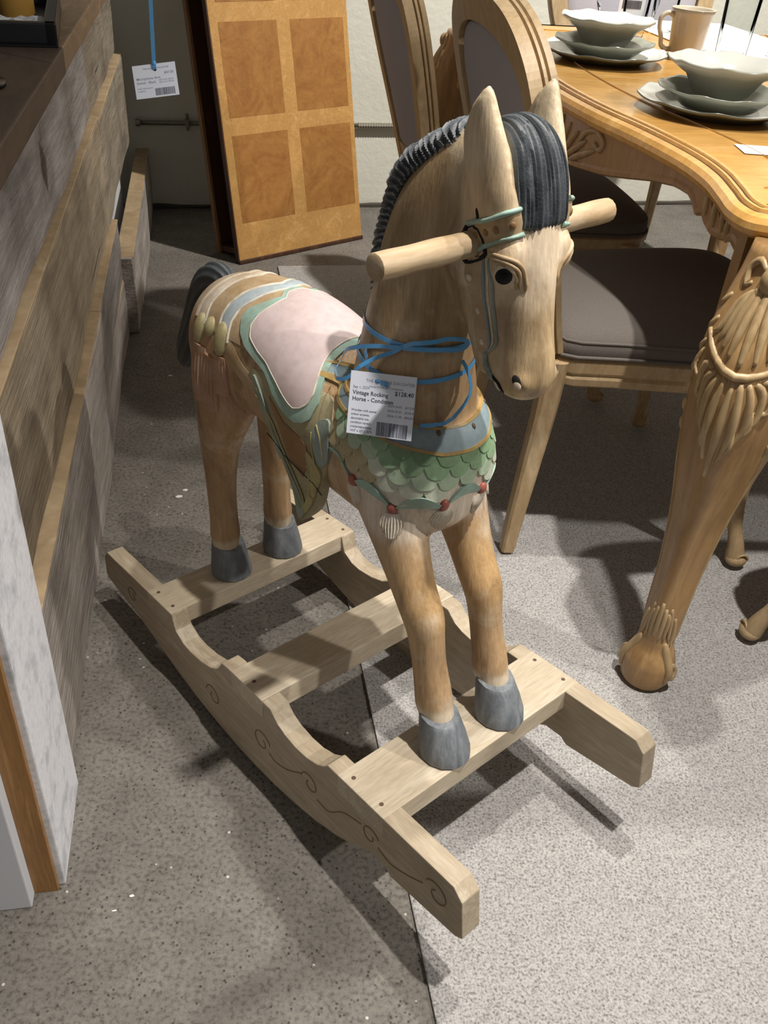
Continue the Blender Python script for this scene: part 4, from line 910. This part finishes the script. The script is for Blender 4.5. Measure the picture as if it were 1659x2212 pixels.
for xa in (0.028, 0.279):
    for za, zb in ((0.124, 0.381), (0.431, 0.687), (0.737, 0.994), (1.044, 1.30), (1.35, 1.607)):
        link('burl_inlay', box(xa, xa+0.203, -0.0006, 0.001, za, zb, 0.0003, 1), M_burl, pan)
link('back_panel', box(0.0, 0.48, 0.118, 0.126, 0.02, PH-0.02, 0.001), M_mahog, pan)
link('back_rail', box(-0.006, 0.004, 0.112, 0.130, 0.02, PH-0.02, 0.001), wood('pale_edge', lin('#8d6c4a'), lin('#7b5c3d'), lin('#9b7a56'), (9, 9, 2), 2, 0.5, 0.1, 12), pan)
for z in (0.030, 0.80, 1.60):
    link('cross_rail', box(0.004, 0.49, 0.020, 0.118, z, z+0.018, 0.001), M_mahog, pan)
link('divider', box(0.05, 0.058, 0.020, 0.118, 0.048, PH-0.02, 0.001), M_mahog, pan)
# ---------------------------------------------------------------- dining table
TA = R(13); TO = Vector((0.425, 1.11, 0)); TM = Matrix.Translation(TO) @ RZ(TA)
table = thing('dining_table', 'carved honey wood dining table with serpentine edge and cabriole legs', 'table', TO, (0, 0, TA))
M_top = wood('honey_table_top', lin('#d8a961'), lin('#cc9b54'), lin('#e0b672'), (2.2, 9, 9), 1.2, 0.22, 0.04, 10)
M_tw = wood('honey_table_wood', lin('#ad8a5c'), lin('#9f7c50'), lin('#b89668'), (12, 12, 2), 1.4, 0.38, 0.1, 10)
M_tw2 = wood('carved_wash', lin('#b79d75'), lin('#a68c64'), lin('#c2aa84'), (12, 12, 3), 1.6, 0.42, 0.1, 10)
M_tdk = mat('table_groove', lin('#4f3015'), 0.5)
LN, WD = 1.63, 1.02
half_long = [(0.036, 0.024), (0.012, 0.045), (0.010, 0.09), (0.026, 0.15), (0.044, 0.227), (0.050, 0.323), (0.038, 0.461), (0.016, 0.60), (0.006, 0.72), (0.004, 0.815)]
half_short = [(0.060, 0.010), (0.10, 0.010), (0.16, 0.024), (0.24, 0.042), (0.32, 0.042), (0.41, 0.022), (0.51, 0.012)]
def outline(inset):
    L1 = [(x, y) for x, y in half_long]; left = L1+[(x, LN-y) for x, y in reversed(L1[:-1])]
    top = [(x, LN-y) for x, y in half_short]+[(WD-x, LN-y) for x, y in reversed(half_short[:-1])]
    right = [(WD-x, y) for x, y in reversed(left)]
    bot = [(WD-x, y) for x, y in half_short]+[(x, y) for x, y in reversed(half_short[:-1])]
    P_ = [v for v in catmull([(x, y, 0) for x, y in left+top+right+bot], 8, True)]
    n = len(P_); out = []
    for i, p in enumerate(P_):
        t = (P_[(i+1) % n]-P_[i-1]).normalized(); out.append((p.x-t.y*-1*inset if False else p.x+t.y*inset, p.y-t.x*inset))
    return out
def ring_loft(levels, cap=True):
    """levels: (inset, z)"""
    rs = [[Vector((x, y, z)) for x, y in outline(i)] for i, z in levels]; return loft(rs)
ex = outline(0.05); cx_ = sum(p[0] for p in ex)/len(ex)
sgn = 1 if max(p[0] for p in ex) < WD else -1
_ol = outline
outline = (lambda i: _ol(i*sgn))
link('tabletop', ring_loft([(0.012, 0.722), (0.004, 0.727), (0.0, 0.735), (0.001, 0.743), (0.006, 0.750), (0.014, 0.7535), (0.0165, 0.7515), (0.019, 0.7515), (0.0205, 0.757), (0.024, 0.7575), (0.026, 0.7555), (0.0285, 0.7555), (0.030, 0.7590), (0.034, 0.760)]), M_top, table)
for ins in (0.0178, 0.0272):
    P_ = outline(ins); link('edge_groove', sweep([(x, y, 0.7520 if ins < 0.02 else 0.7560) for x, y in P_], 0.0010, 5, closed=True), M_tdk, table)
link('inlay_line', sweep([(x, y, 0.7600) for x, y in outline(0.12)], (0.0025, 0.0004), 6, closed=True, fixed=(0, 0, 1)), wood('inlay_wood', lin('#d0a768'), lin('#c59a58'), None, (5, 5, 5), 2, 0.3, 0.05), table)
# aprons: a shaped board under each side, with shell and plume carving
LOW = [(0.05, 0.60), (0.085, 0.665), (0.10, 0.681), (0.14, 0.683), (0.18, 0.670), (0.225, 0.662), (0.255, 0.669), (0.275, 0.680), (0.288, 0.668), (0.300, 0.680), (0.325, 0.690), (0.373, 0.690), (0.443, 0.678), (0.52, 0.660), (0.588, 0.646), (0.70, 0.630), (0.815, 0.626)]
def apron(side, total):
    """side: 0 left, 1 right, 2 near, 3 far. Thick board following the edge's serpentine"""
    sc = total/1.63; low = [(y*sc, z) for y, z in LOW]; low = low+[(total-y, z) for y, z in reversed(low[:-1])]
    ys = np.linspace(0.05*sc, total-0.05*sc, 90); P_ = _ol(0.034*sgn)
    def edge(y):
        if side == 0: c = [p for p in P_ if p[0] < 0.12]; k = sorted(c, key=lambda p: abs(p[1]-y))[:2]; return float(np.interp(y, sorted([k[0][1], k[1][1]]), [p[0] for p in sorted(k, key=lambda p: p[1])]))
        if side == 2: c = [p for p in P_ if p[1] < 0.10]; k = sorted(c, key=lambda p: abs(p[0]-y))[:2]; return float(np.interp(y, sorted([k[0][0], k[1][0]]), [p[1] for p in sorted(k, key=lambda p: p[0])]))
    rings = []; lines = []
    for y in ys:
        zl = interp(low, y); e = edge(y)
        sec = [(0.0, 0.722), (0.0, zl+0.014), (-0.003, zl+0.009), (-0.003, zl+0.003), (0.002, zl), (0.022, zl), (0.022, 0.722)]
        rings.append([Vector((e+o, y, z)) for o, z in sec])
    me = loft(rings); obs = [('apron', me, M_tw)]
    def face(y, z, off=0.0): return (edge(y)-off, y, z)
    for base in ((0.235*sc), (total-0.235*sc)):
        s_ = 1 if base < total/2 else -1
        for k, (dy, z0, z1) in enumerate(((0.040, 0.712, 0.736), (0.005, 0.698, 0.742), (-0.032, 0.694, 0.738), (-0.062, 0.694, 0.722))):
            obs.append(('carved_slot', sweep([face(base+s_*(dy+0.004*math.sin(t*3)), z0+(z1-z0)*t, 0.0004) for t in np.linspace(0, 1, 7)], [0.002, 0.0045, 0.0055, 0.006, 0.006, 0.0055, 0.003], 8), M_tdk))
            obs.append(('carved_plume', sweep([face(base+s_*(dy-0.016+0.006*math.sin(t*3)), 0.676+(z1-0.676)*t, 0.0) for t in np.linspace(0, 1, 8)], [0.002, 0.005, 0.0065, 0.0065, 0.006, 0.005, 0.004, 0.002], 8), M_tw2))
    for k in range(-5, 6):   # centre plume
        a = k*0.16; L0 = 0.075-0.005*abs(k)
        obs.append(('carved_plume', sweep([face(total/2+(0.018*k)+(0.16*k*0.5)*t*0.25, 0.638+L0*t*math.cos(a*0.7), 0.001) for t in np.linspace(0, 1, 8)], [0.002, 0.005, 0.0068, 0.007, 0.0065, 0.006, 0.005, 0.002], 8), M_tw2))
    for s_ in (-1, 1):
        P2 = [(0.12, 0.672), (0.145, 0.70), (0.185, 0.712), (0.215, 0.700), (0.205, 0.684), (0.185, 0.690)]
        obs.append(('carved_scroll', sweep([face(total/2+s_*v.x*sc, v.z, 0.001) for v in catmull([(a_, 0, b_2) for a_, b_2 in P2], 6)], [0.0052]*31, 8), M_tw2))
    for nm, me, m_ in obs:
        if side in (2,): me.transform(Matrix(((0, 1, 0, 0), (1, 0, 0, 0), (0, 0, 1, 0), (0, 0, 0, 1))))
        if me.materials: pass
        link(nm, me, m_, table, True if nm != 'apron' else False)
        far = me.copy()
        far.transform(TR(WD/2, LN/2, 0) @ RZ(math.pi) @ TR(-WD/2, -LN/2, 0)); link(nm, far, m_, table, True if nm != 'apron' else False)
apron(0, LN)
_O = _ol
apron(2, WD)
# cabriole leg, modelled for the near left corner, mirrored to the others
LEG = [(0.0, 0.0, 0.030), (0.004, 0.0, 0.036), (0.012, 0.0, 0.040), (0.030, 0.0, 0.041), (0.050, 0.001, 0.041), (0.066, 0.002, 0.036), (0.080, 0.003, 0.030), (0.11, 0.004, 0.0275), (0.165, 0.006, 0.0285), (0.235, 0.012, 0.0300), (0.32, 0.015, 0.0360), (0.375, 0.014, 0.0430), (0.43, 0.012, 0.0510), (0.49, 0.008, 0.0575), (0.55, 0.006, 0.0605), (0.605, 0.012, 0.0580), (0.65, 0.025, 0.0520), (0.685, 0.037, 0.0460), (0.722, 0.045, 0.0420)]
def leg_axis(z): return interp([(a_, b_2) for a_, b_2, c_ in LEG], z)
def leg_rad(z): return interp([(a_, c_) for a_, b_2, c_ in LEG], z)
def leg_pt(z, ang, off=0.0):
    """ang measured from the outward diagonal (-1,-1)"""
    o = leg_axis(z); r = leg_rad(z); a = ang+math.radians(225)
    sq = 1+0.10*math.cos(4*ang) if z > 0.1 else 1.0
    return Vector((o*0.7071+(r*sq+off)*math.cos(a), o*0.7071+(r*sq+off)*math.sin(a), z))
def make_leg(parent, loc, mx, my):
    S = Matrix.Diagonal((mx, my, 1, 1)); T_ = TR(*loc)
    zs = []
    for (a_, _, _), (b_2, _, _) in zip(LEG[:-1], LEG[1:]): zs += list(np.linspace(a_, b_2, 4)[:-1])
    zs.append(0.722); rings = [[leg_pt(z, 2*math.pi*k/32) for k in range(32)] for z in zs]
    lg = link('leg', xf(loft(rings), T_ @ S), M_tw, parent, True)
    def rib(path, r, m_=M_tw2, nm='carved_rib'):
        pts = [leg_pt(z, a_, o) for z, a_, o in path]; n = len(pts); pts = catmull(pts, 3); n = len(pts)
        rr = [r*(0.35+0.65*math.sin(math.pi*min(0.93, 0.12+0.88*i/(n-1)))) for i in range(n)]
        link(nm, xf(sweep(pts, rr, 8), T_ @ S), m_, lg, True)
    for k in range(-4, 5):      # upper shell, each flute ending in a bead
        rib([(0.690-0.004*abs(k), 0.10*k, -0.003), (0.655, 0.19*k, -0.0015), (0.620, 0.245*k, -0.0005), (0.594+0.005*abs(k), 0.275*k, 0.0)], 0.0062)
    rib([(0.612, -1.3, -0.001), (0.590, -0.8, 0.000), (0.581, 0, 0.001), (0.590, 0.8, 0.000), (0.612, 1.3, -0.001)], 0.0060, M_tw2, 'carved_collar')
    for k in range(-4, 5):      # lower hanging leaf
        zt_ = 0.574; zb = 0.425+0.027*abs(k)
        rib([(zt_, 0.15*k, -0.002), ((zt_+zb)/2+0.02, 0.235*k, -0.001), ((zt_+zb)/2-0.02, 0.25*k, -0.001), (zb, 0.16*k, -0.002)], 0.0064)
        if k: rib([(zb+0.055, 0.30*k, -0.001), (zb+0.030, 0.33*k, 0.0), (zb+0.018, 0.27*k, 0.0)], 0.0042)
    for s_ in (-1, 1):
        for q in range(7):
            rib([(0.66-0.030*q, s_*(1.15+0.04*q), -0.001), (0.647-0.030*q, s_*(1.32+0.02*q), -0.0005), (0.638-0.030*q, s_*(1.42), -0.002)], 0.0042)
        rib([(0.700, s_*0.25, -0.001), (0.708, s_*0.60, 0.0), (0.695, s_*0.95, 0.0), (0.676, s_*0.85, 0.0), (0.682, s_*0.62, 0.0)], 0.0055, M_tw2, 'carved_scroll')
        rib([(0.100, s_*0.75, -0.004), (0.072, s_*1.05, -0.003), (0.045, s_*1.2, 0.0), (0.022, s_*1.15, 0.0)], 0.0085, M_tw2, 'claw')
        rib([(0.060, s_*1.25, 0.001), (0.045, s_*1.55, 0.002), (0.030, s_*1.35, 0.003), (0.040, s_*1.2, 0.003)], 0.0055, M_tw2, 'carved_scroll')
        rib([(0.17, s_*0.5, -0.001), (0.14, s_*0.75, -0.001), (0.10, s_*0.9, -0.001)], 0.0042)
        rib([(0.15, s_*0.95, -0.001), (0.125, s_*1.1, -0.001), (0.09, s_*1.1, -0.002)], 0.0042)
        rib([(0.56, s_*1.5, -0.002), (0.44, s_*1.5, -0.0015), (0.34, s_*1.5, -0.001), (0.24, s_*1.45, -0.001), (0.15, s_*1.4, -0.001), (0.09, s_*1.35, -0.002)], 0.0032, M_tw2, 'leg_moulding')
    for k in range(-2, 3):
        rib([(0.180-0.010*abs(k), 0.20*k, -0.002), (0.145, 0.26*k, -0.001), (0.100, 0.28*k, -0.002)], 0.0045)
    e = ellipsoid(leg_pt(0.692, 0, -0.001), (0.015, 0.015, 0.019)); link('carved_boss', xf(e, T_ @ S), M_tw2, lg, True)
    return lg
legp = TM.inverted() @ Vector((0.454, 1.080, 0))
for (lx, ly, mx, my) in ((legp.x, legp.y, 1, 1), (legp.x, LN-legp.y, 1, -1), (WD-legp.x, legp.y, -1, 1), (WD-legp.x, LN-legp.y, -1, -1)):
    make_leg(table, (lx, ly, 0.0062 if True else 0), mx, my)
# ---------------------------------------------------------------- chairs
M_cw = wood('pale_chair_wood', lin('#c0a883'), lin('#b0956d'), lin('#cbb592'), (10, 10, 3), 1.4, 0.5, 0.1, 12)
def fabric(name, c1, c2):
    m = mat(name, rough=0.92, spec=0.15); nt = m.node_tree; f = noise_(nt, coords(nt), 420, 2, 0.5); g_ = noise_(nt, coords(nt), 5, 3, 0.5)
    nt.links.new(mix(nt, g_, ramp(nt, f, [(0.35, c1), (0.65, c2)]), c1), B(m).inputs['Base Color']); nt.links.new(bump(nt, f, 0.3, 0.0008), B(m).inputs['Normal']); return m
M_seat = fabric('taupe_seat_fabric', lin('#625c56'), lin('#6f6862')); M_back = fabric('grey_back_fabric', lin('#aaa4a8'), lin('#b7b1b5'))
MOULD = [(-1, -1), (1, -1), (1, -0.45), (0.86, -0.40), (0.86, -0.28), (1, -0.2), (1, 0.2), (0.86, 0.28), (0.86, 0.40), (1, 0.45), (1, 1), (-1, 1)]
def make_chair(label, loc, rz):
    t = thing('dining_chair', label, 'chair', loc, (0, 0, rz), None)
    so = []
    for x, y in [(0.0, -0.195), (0.10, -0.215), (0.25, -0.238), (0.38, -0.250), (0.45, -0.238), (0.480, -0.19), (0.492, -0.10), (0.496, 0), (0.492, 0.10), (0.480, 0.19), (0.45, 0.238), (0.38, 0.250), (0.25, 0.238), (0.10, 0.215), (0.0, 0.195), (-0.012, 0.10), (-0.015, 0), (-0.012, -0.10)]: so.append((x+0.02, y, 0))
    O_ = catmull(so, 3, True); cx0 = sum(p.x for p in O_)/len(O_)
    def ring(k, z): return [Vector((cx0+(p.x-cx0)*k, p.y*k, z)) for p in O_]
    link('seat_rail', loft([ring(0.95, 0.362), ring(0.985, 0.368), ring(0.99, 0.380), ring(0.975, 0.386), ring(0.99, 0.392), ring(0.992, 0.412), ring(0.97, 0.418)]), M_cw, t)
    link('seat', loft([ring(0.965, 0.412), ring(0.985, 0.420), ring(0.985, 0.440), ring(0.955, 0.452), ring(0.88, 0.463), ring(0.7, 0.473), ring(0.45, 0.479), ring(0.2, 0.481), ring(0.02, 0.4815)]), M_seat, t, True)
    link('seat_piping', sweep(ring(0.992, 0.421), 0.0035, 6, closed=True), M_seat, t, True)
    link('seat_piping', sweep(ring(0.972, 0.446), 0.0030, 6, closed=True), M_seat, t, True)
    for s in (-1, 1):
        P_ = catmull([(-0.012, s*0.196, 0.006), (-0.008, s*0.196, 0.08), (0.002, s*0.193, 0.20), (0.012, s*0.190, 0.32), (0.014, s*0.188, 0.41)], 6); n = len(P_)
        link('leg', sweep(P_, [0.0125+0.0085*(i/(n-1)) for i in range(n)], sect=[(-1, -0.7), (-0.7, -1), (0.7, -1), (1, -0.7), (1, 0.7), (0.7, 1), (-0.7, 1), (-1, 0.7)], fixed=(1, 0, 0)), M_cw, t)
        P_ = catmull([(0.428, s*0.262, 0.020), (0.424, s*0.256, 0.05), (0.414, s*0.243, 0.10), (0.408, s*0.235, 0.17), (0.418, s*0.233, 0.24), (0.432, s*0.236, 0.32), (0.440, s*0.232, 0.40)], 6); n = len(P_)
        rr = [interp([(0, 0.018), (0.08, 0.0175), (0.25, 0.0135), (0.45, 0.0145), (0.75, 0.024), (1, 0.028)], i/(n-1)) for i in range(n)]
        lg = link('leg', sweep(P_, rr, 14), M_cw, t, True)
        link('scroll_foot', join([ellipsoid((0.430, s*0.264, 0.020), (0.021, 0.019, 0.0145)), sweep([(0.435+0.011*math.cos(a_), s*0.276, 0.026+0.011*math.sin(a_)) for a_ in np.linspace(0, 5, 14)], 0.0025, 6)]), M_cw, lg, True)
    # hooped back, raked
    rk = R(14.5); BMx = TR(0.0, 0, 0.44) @ Matrix.Rotation(-rk, 4, 'Y')
    HP = [(-0.168, -0.02), (-0.171, 0.03), (-0.184, 0.10), (-0.209, 0.19), (-0.238, 0.27), (-0.254, 0.34), (-0.256, 0.39), (-0.236, 0.430), (-0.185, 0.462), (-0.11, 0.480), (0, 0.487)]
    HP = HP+[(-x, z) for x, z in reversed(HP[:-1])]
    P_ = [Vector((0, v.x, v.z)) for v in catmull([(x, 0, z) for x, z in HP], 6)]
    secs = [(1, -1), (1, -0.1), (0.8, 0.0), (1, 0.12), (1, 0.32), (0.82, 0.42), (1, 0.55), (1, 1), (-1, 1), (-1, -1)]
    n = len(P_); rings = []
    for i, p in enumerate(P_):
        t_ = (P_[min(i+1, n-1)]-P_[max(i-1, 0)]).normalized(); nn = Vector((1, 0, 0)); out = t_.cross(nn).normalized()
        if out.dot(Vector((0, p.y, p.z-0.22))) < 0: out = -out
        rings.append([p+out*(0.026*a_)+nn*(0.020*b_2) for a_, b_2 in secs])
    link('back_frame', xf(loft(rings), BMx), M_cw, t)
    link('back_rail', xf(box(-0.018, 0.016, -0.165, 0.165, 0.045, 0.085, 0.004), BMx), M_cw, t)
    def pad(xf0, sg):
        inn = [p for p in P_ if p.z > 0.06]; c0 = Vector((0, 0, 0.26)); rs = []
        for k, d in ((0.93, 0.0), (0.90, 0.006), (0.80, 0.013), (0.55, 0.020), (0.25, 0.023), (0.03, 0.024)):
            rs.append([c0+(p-c0)*k*0.955+Vector((xf0+sg*d, 0, 0)) for p in inn])
        return xf(loft(rs), BMx)
    link('back_pad', pad(0.006, 1), M_back, t, True); link('back_panel', pad(-0.012, -0.35), M_back, t, True)
    return t
CA = R(10)
ch1 = make_chair('pale wood hoop backed chair with taupe seat directly behind the horse head', (0.222, 1.587, 0.006), CA)
ch2 = copy_thing(ch1, (0.032, 2.205, 0.006), CA+0.03, 'pale wood hoop backed chair second along the table, next to the leaning panel')
ch3 = copy_thing(ch1, (0.975, 0.800, 0.006), R(97), 'pale wood chair at the near table end, only its scroll foot showing at the right')
ch4 = copy_thing(ch1, (0.683, 3.285, 0.006), R(-77), 'pale wood chair at the far end of the table')
for c in (ch1, ch2, ch3, ch4): c['group'] = 'hoop backed dining chairs round the table'
# ---------------------------------------------------------------- table settings
M_china = mat('grey_white_china', lin('#dad9d0'), 0.18); M_grey = mat('sage_china', lin('#85887a'), 0.2); M_grey2 = mat('dark_sage_china', lin('#5f6156'), 0.25)
def wavy(amp, n, r0, zamp=0.0):
    def f(a, r, z):
        k = max(0.0, (r-r0))/max(1e-6, 0.05); w = math.cos(n*a)+0.3*math.cos(2*n*a+0.6)
        return r*(1+amp*min(1, k)*w), z+zamp*min(1, k)*w
    return f
def two_tone(me, m_in, m_out):
    me.materials.append(m_in); me.materials.append(m_out)
    for p in me.polygons: p.material_index = 0 if p.normal.z > 0.05 else 1
TZ = 0.7606
def plate(name, label, x, y, z, R_, h, m_in, m_out, rot=0.0, group=None):
    prof = [(0.0001, 0.004), (R_*0.55, 0.004), (R_*0.62, 0.007), (R_*0.78, h*0.75), (R_*0.97, h-0.001), (R_, h), (R_*1.0, h-0.003), (R_*0.80, h*0.75-0.005), (R_*0.60, 0.0), (0.0001, 0.0)]
    me = lathe(prof, 96, wavy(0.013, 9, R_*0.62, 0.0016)); two_tone(me, m_in, m_out)
    o = link(name, me, None, None, True); o.location = (x, y, z); o.rotation_euler = (0, 0, rot); return tag(o, label, 'plate', group)
def bowl(label, x, y, z, R_, h, rot, group):
    prof = [(0.0001, 0.008), (R_*0.34, 0.009), (R_*0.50, h*0.30), (R_*0.66, h*0.68), (R_*0.74, h*0.80), (R_*0.98, h-0.001), (R_, h), (R_, h-0.004), (R_*0.76, h*0.80-0.006), (R_*0.66, h*0.62), (R_*0.50, h*0.22), (R_*0.42, 0.003), (R_*0.40, 0.0), (0.0001, 0.0)]
    me = lathe(prof, 96, wavy(0.013, 8, R_*0.45, 0.0016)); two_tone(me, M_china, mat('sage_china_pale', lin('#a5a79a'), 0.2) if 'sage_china_pale' not in D.materials else D.materials['sage_china_pale'])
    for p in me.polygons:
        if p.normal.z > 0.05 and False: pass
    o = link('bowl', me, None, None, True); o.location = (x, y, z); o.rotation_euler = (0, 0, rot); return tag(o, label, 'bowl', group)
def setting(x, y, where, rot):
    plate('dinner_plate', 'large scalloped white rimmed charger plate, lowest of the stack %s' % where, x, y, TZ, 0.139, 0.024, M_china, M_grey2, rot, 'scalloped charger plates')
    plate('salad_plate', 'smaller scalloped sage grey plate in the middle of the stack %s' % where, x, y, TZ+0.011, 0.107, 0.030, M_grey, M_grey, rot+0.4, 'scalloped sage plates')
    bowl('wide scalloped white and sage bowl on top of the stack %s' % where, x, y, TZ+0.0225, 0.100, 0.062, rot+0.2, 'scalloped bowls')
setting(0.523, 1.717, 'nearest the camera', 0.3)
setting(0.392, 2.189, 'second along the table', 0.9)
mg = thing('mug', 'cream ribbed coffee mug with a curled handle between the two place settings', 'mug', (0.600, 2.315, TZ))
M_mug = mat('cream_china', lin('#c2b5a0'), 0.2)
link('cup', lathe([(0.0001, 0.006), (0.028, 0.006), (0.034, 0.03), (0.038, 0.075), (0.0440, 0.098), (0.0465, 0.1005), (0.0495, 0.100), (0.0445, 0.091), (0.0415, 0.07), (0.0385, 0.035), (0.0365, 0.008), (0.0375, 0.0), (0.0001, 0.0)], 64, lambda a, r, z: (r*(1+(0.012*abs(math.cos(5*a)) if 0.01 < z < 0.09 and r > 0.034 else 0)), z)), M_mug, mg, True)
link('handle', sweep(catmull([(-0.040, -0.004, 0.082), (-0.055, -0.006, 0.089), (-0.070, -0.009, 0.080), (-0.070, -0.009, 0.060), (-0.062, -0.008, 0.040), (-0.058, -0.006, 0.024), (-0.045, -0.004, 0.016), (-0.036, -0.002, 0.018)], 6), 0.0052, 8), M_mug, mg, True)
def clear(name, tint, fac_lo):
    m = D.materials.new(name); m.use_nodes = True; nt = m.node_tree; nt.nodes.clear()
    o_ = N(nt, 'ShaderNodeOutputMaterial'); mx = N(nt, 'ShaderNodeMixShader'); tr = N(nt, 'ShaderNodeBsdfTransparent'); gl = N(nt, 'ShaderNodeBsdfGlossy'); lw_ = N(nt, 'ShaderNodeLayerWeight')
    tr.inputs[0].default_value = (*tint, 1); gl.inputs['Roughness'].default_value = 0.06; lw_.inputs['Blend'].default_value = fac_lo
    nt.links.new(lw_.outputs['Fresnel'], mx.inputs[0]); nt.links.new(tr.outputs[0], mx.inputs[1]); nt.links.new(gl.outputs[0], mx.inputs[2]); nt.links.new(mx.outputs[0], o_.inputs[0]); return m
M_glass = clear('clear_glass', (0.95, 0.96, 0.96), 0.045)
def tumbler(x, y, r, h, label):
    o = link('glass', lathe([(0.0001, 0.008), (r*0.80, 0.008), (r*0.97, h), (r, h), (r*0.86, 0.004), (r*0.82, 0.0), (0.0001, 0.0)], 48, lambda a, rr, z: (rr, z)), M_glass, None, True); o.location = (x, y, TZ)
    return tag(o, label, 'glass', 'clear glasses on the table')
tumbler(0.735, 2.415, 0.042, 0.16, 'tall clear glass tumbler standing just right of the cream mug')
tumbler(0.530, 2.60, 0.034, 0.13, 'clear glass tumbler just left of the cream mug, beyond the bowl')
tumbler(0.635, 2.74, 0.036, 0.15, 'clear glass tumbler behind the cream mug')
bag = thing('clear_bag', 'clear plastic bag carrying a white printed label with a barcode, behind the far bowl', 'bag', (0.545, 2.80, TZ), (0, 0, 0.1))
M_film = clear('clear_film', (0.92, 0.94, 0.96), 0.2)
random.seed(2); rings = []
for i in range(9):
    z = 0.15*i/8; rings.append([Vector(((0.085-0.012*abs(i-4)/4+0.006*random.random())*math.cos(a), (0.035+0.006*random.random())*math.sin(a), z)) for a in [2*math.pi*k/20 for k in range(20)]])
link('film', loft(rings), M_film, bag)
lbl = link('label', box(-0.035, 0.035, -0.0425, -0.0415, 0.03, 0.125), M_card, bag)
random.seed(6); ms = []; x = -0.026
while x < 0.026: ww = random.choice((0.0006, 0.001, 0.0016)); ms.append(box(x, x+ww, -0.0432, -0.0426, 0.045, 0.065)); x += ww+0.001
link('barcode', join(ms), M_ink, lbl); link('printed_block', box(-0.026, 0.01, -0.0432, -0.0426, 0.095, 0.100), M_ink2, lbl)
pm = link('place_mat', box(0, 0.34, 0, 0.9, 0, 0.0016, 0.0006), mat('white_linen', lin('#d8d8d2'), 0.9)); pm.location = (0.745, 2.05, TZ+0.0006); pm.rotation_euler = (0, 0, R(13)); tag(pm, 'white linen runner down the middle of the table', 'table runner')
crd = link('place_card', box(0, 0.09, 0, 0.055, 0, 0.0006), mat('card_white', lin('#dcdcda'), 0.7)); crd.location = (0.497, 1.435, TZ+0.0006); crd.rotation_euler = (0, 0, R(2)); tag(crd, 'white paper card lying on the table in front of the nearest plates', 'card')
spr = thing('greenery_sprig', 'dark green leafy sprig lying on the white table runner', 'greenery', (0.79, 2.30, TZ+0.004), (0, 0, 0.4))
M_leaf = mat('leaf_green', lin('#2c4423'), 0.5)
link('stem', sweep([(0.0, 0, 0.004), (0.08, 0.01, 0.020), (0.16, 0.01, 0.012)], 0.0016, 6), M_leaf, spr)
random.seed(8)
for i in range(26):
    t_ = i/26; bx, by, bz = 0.16*t_-0.01, 0.01*math.sin(t_*3), 0.006+0.014*math.sin(t_*3); a = random.uniform(0, 6.28); l = random.uniform(0.022, 0.034); e_ = random.uniform(-0.1, 0.7)
    d_ = Vector((math.cos(a)*math.cos(e_), math.sin(a)*math.cos(e_), abs(math.sin(e_)))); s_ = d_.cross(Vector((0, 0, 1))).normalized()*0.0034
    b0 = Vector((bx, by, bz)); link('leaf', pyd([b0, b0+d_*l*0.5+s_, b0+d_*l, b0+d_*l*0.5-s_, b0+d_*l*0.5+Vector((0, 0, 0.0012))], [(0, 1, 4), (1, 2, 4), (2, 3, 4), (3, 0, 4)]), M_leaf, spr)
# ---------------------------------------------------------------- small litter on the floor
M_chip = mat('white_chip', lin('#d5d3cd'), 0.8)
def chip(x, y, z, sx, sy, rz, label):
    random.seed(int(1000*abs(x)+7)); n = 9; P_ = [(sx*math.cos(2*math.pi*k/n)*random.uniform(0.75, 1.1), sy*math.sin(2*math.pi*k/n)*random.uniform(0.75, 1.1)) for k in range(n)]
    o = link('paint_chip', prism(P_, 0, 0.0009, 'z'), M_chip); o.location = (x, y, z); o.rotation_euler = (0, 0, rz); tag(o, label, 'paint chip', 'pale flecks on the concrete')
chip(-0.176, 1.065, 0.0002, 0.009, 0.0035, 0.5, 'white paper fleck between the rocker planks on the floor')
for (u_, v_, a_, b_2, lab) in ((387, 1073, 0.008, 0.005, 'larger round pale fleck on the floor left of the rear horse legs'), (401, 1059, 0.006, 0.004, 'small pale fleck touching the larger one left of the rear legs'), (368, 812, 0.006, 0.003, 'pale fleck on the floor below the tail'), (285, 1936, 0.0035, 0.002, 'pale fleck on the floor at the lower left'), (247, 1968, 0.003, 0.0014, 'tiny pale fleck near the white end panel')):
    d = fw+rt*((u_-829.5)/1941.9158)-up*((v_-1106)/1941.9158); k = -1.0807/d.z
    chip(d.x*k, d.y*k, 0.0002, a_, b_2, 0.3, lab)
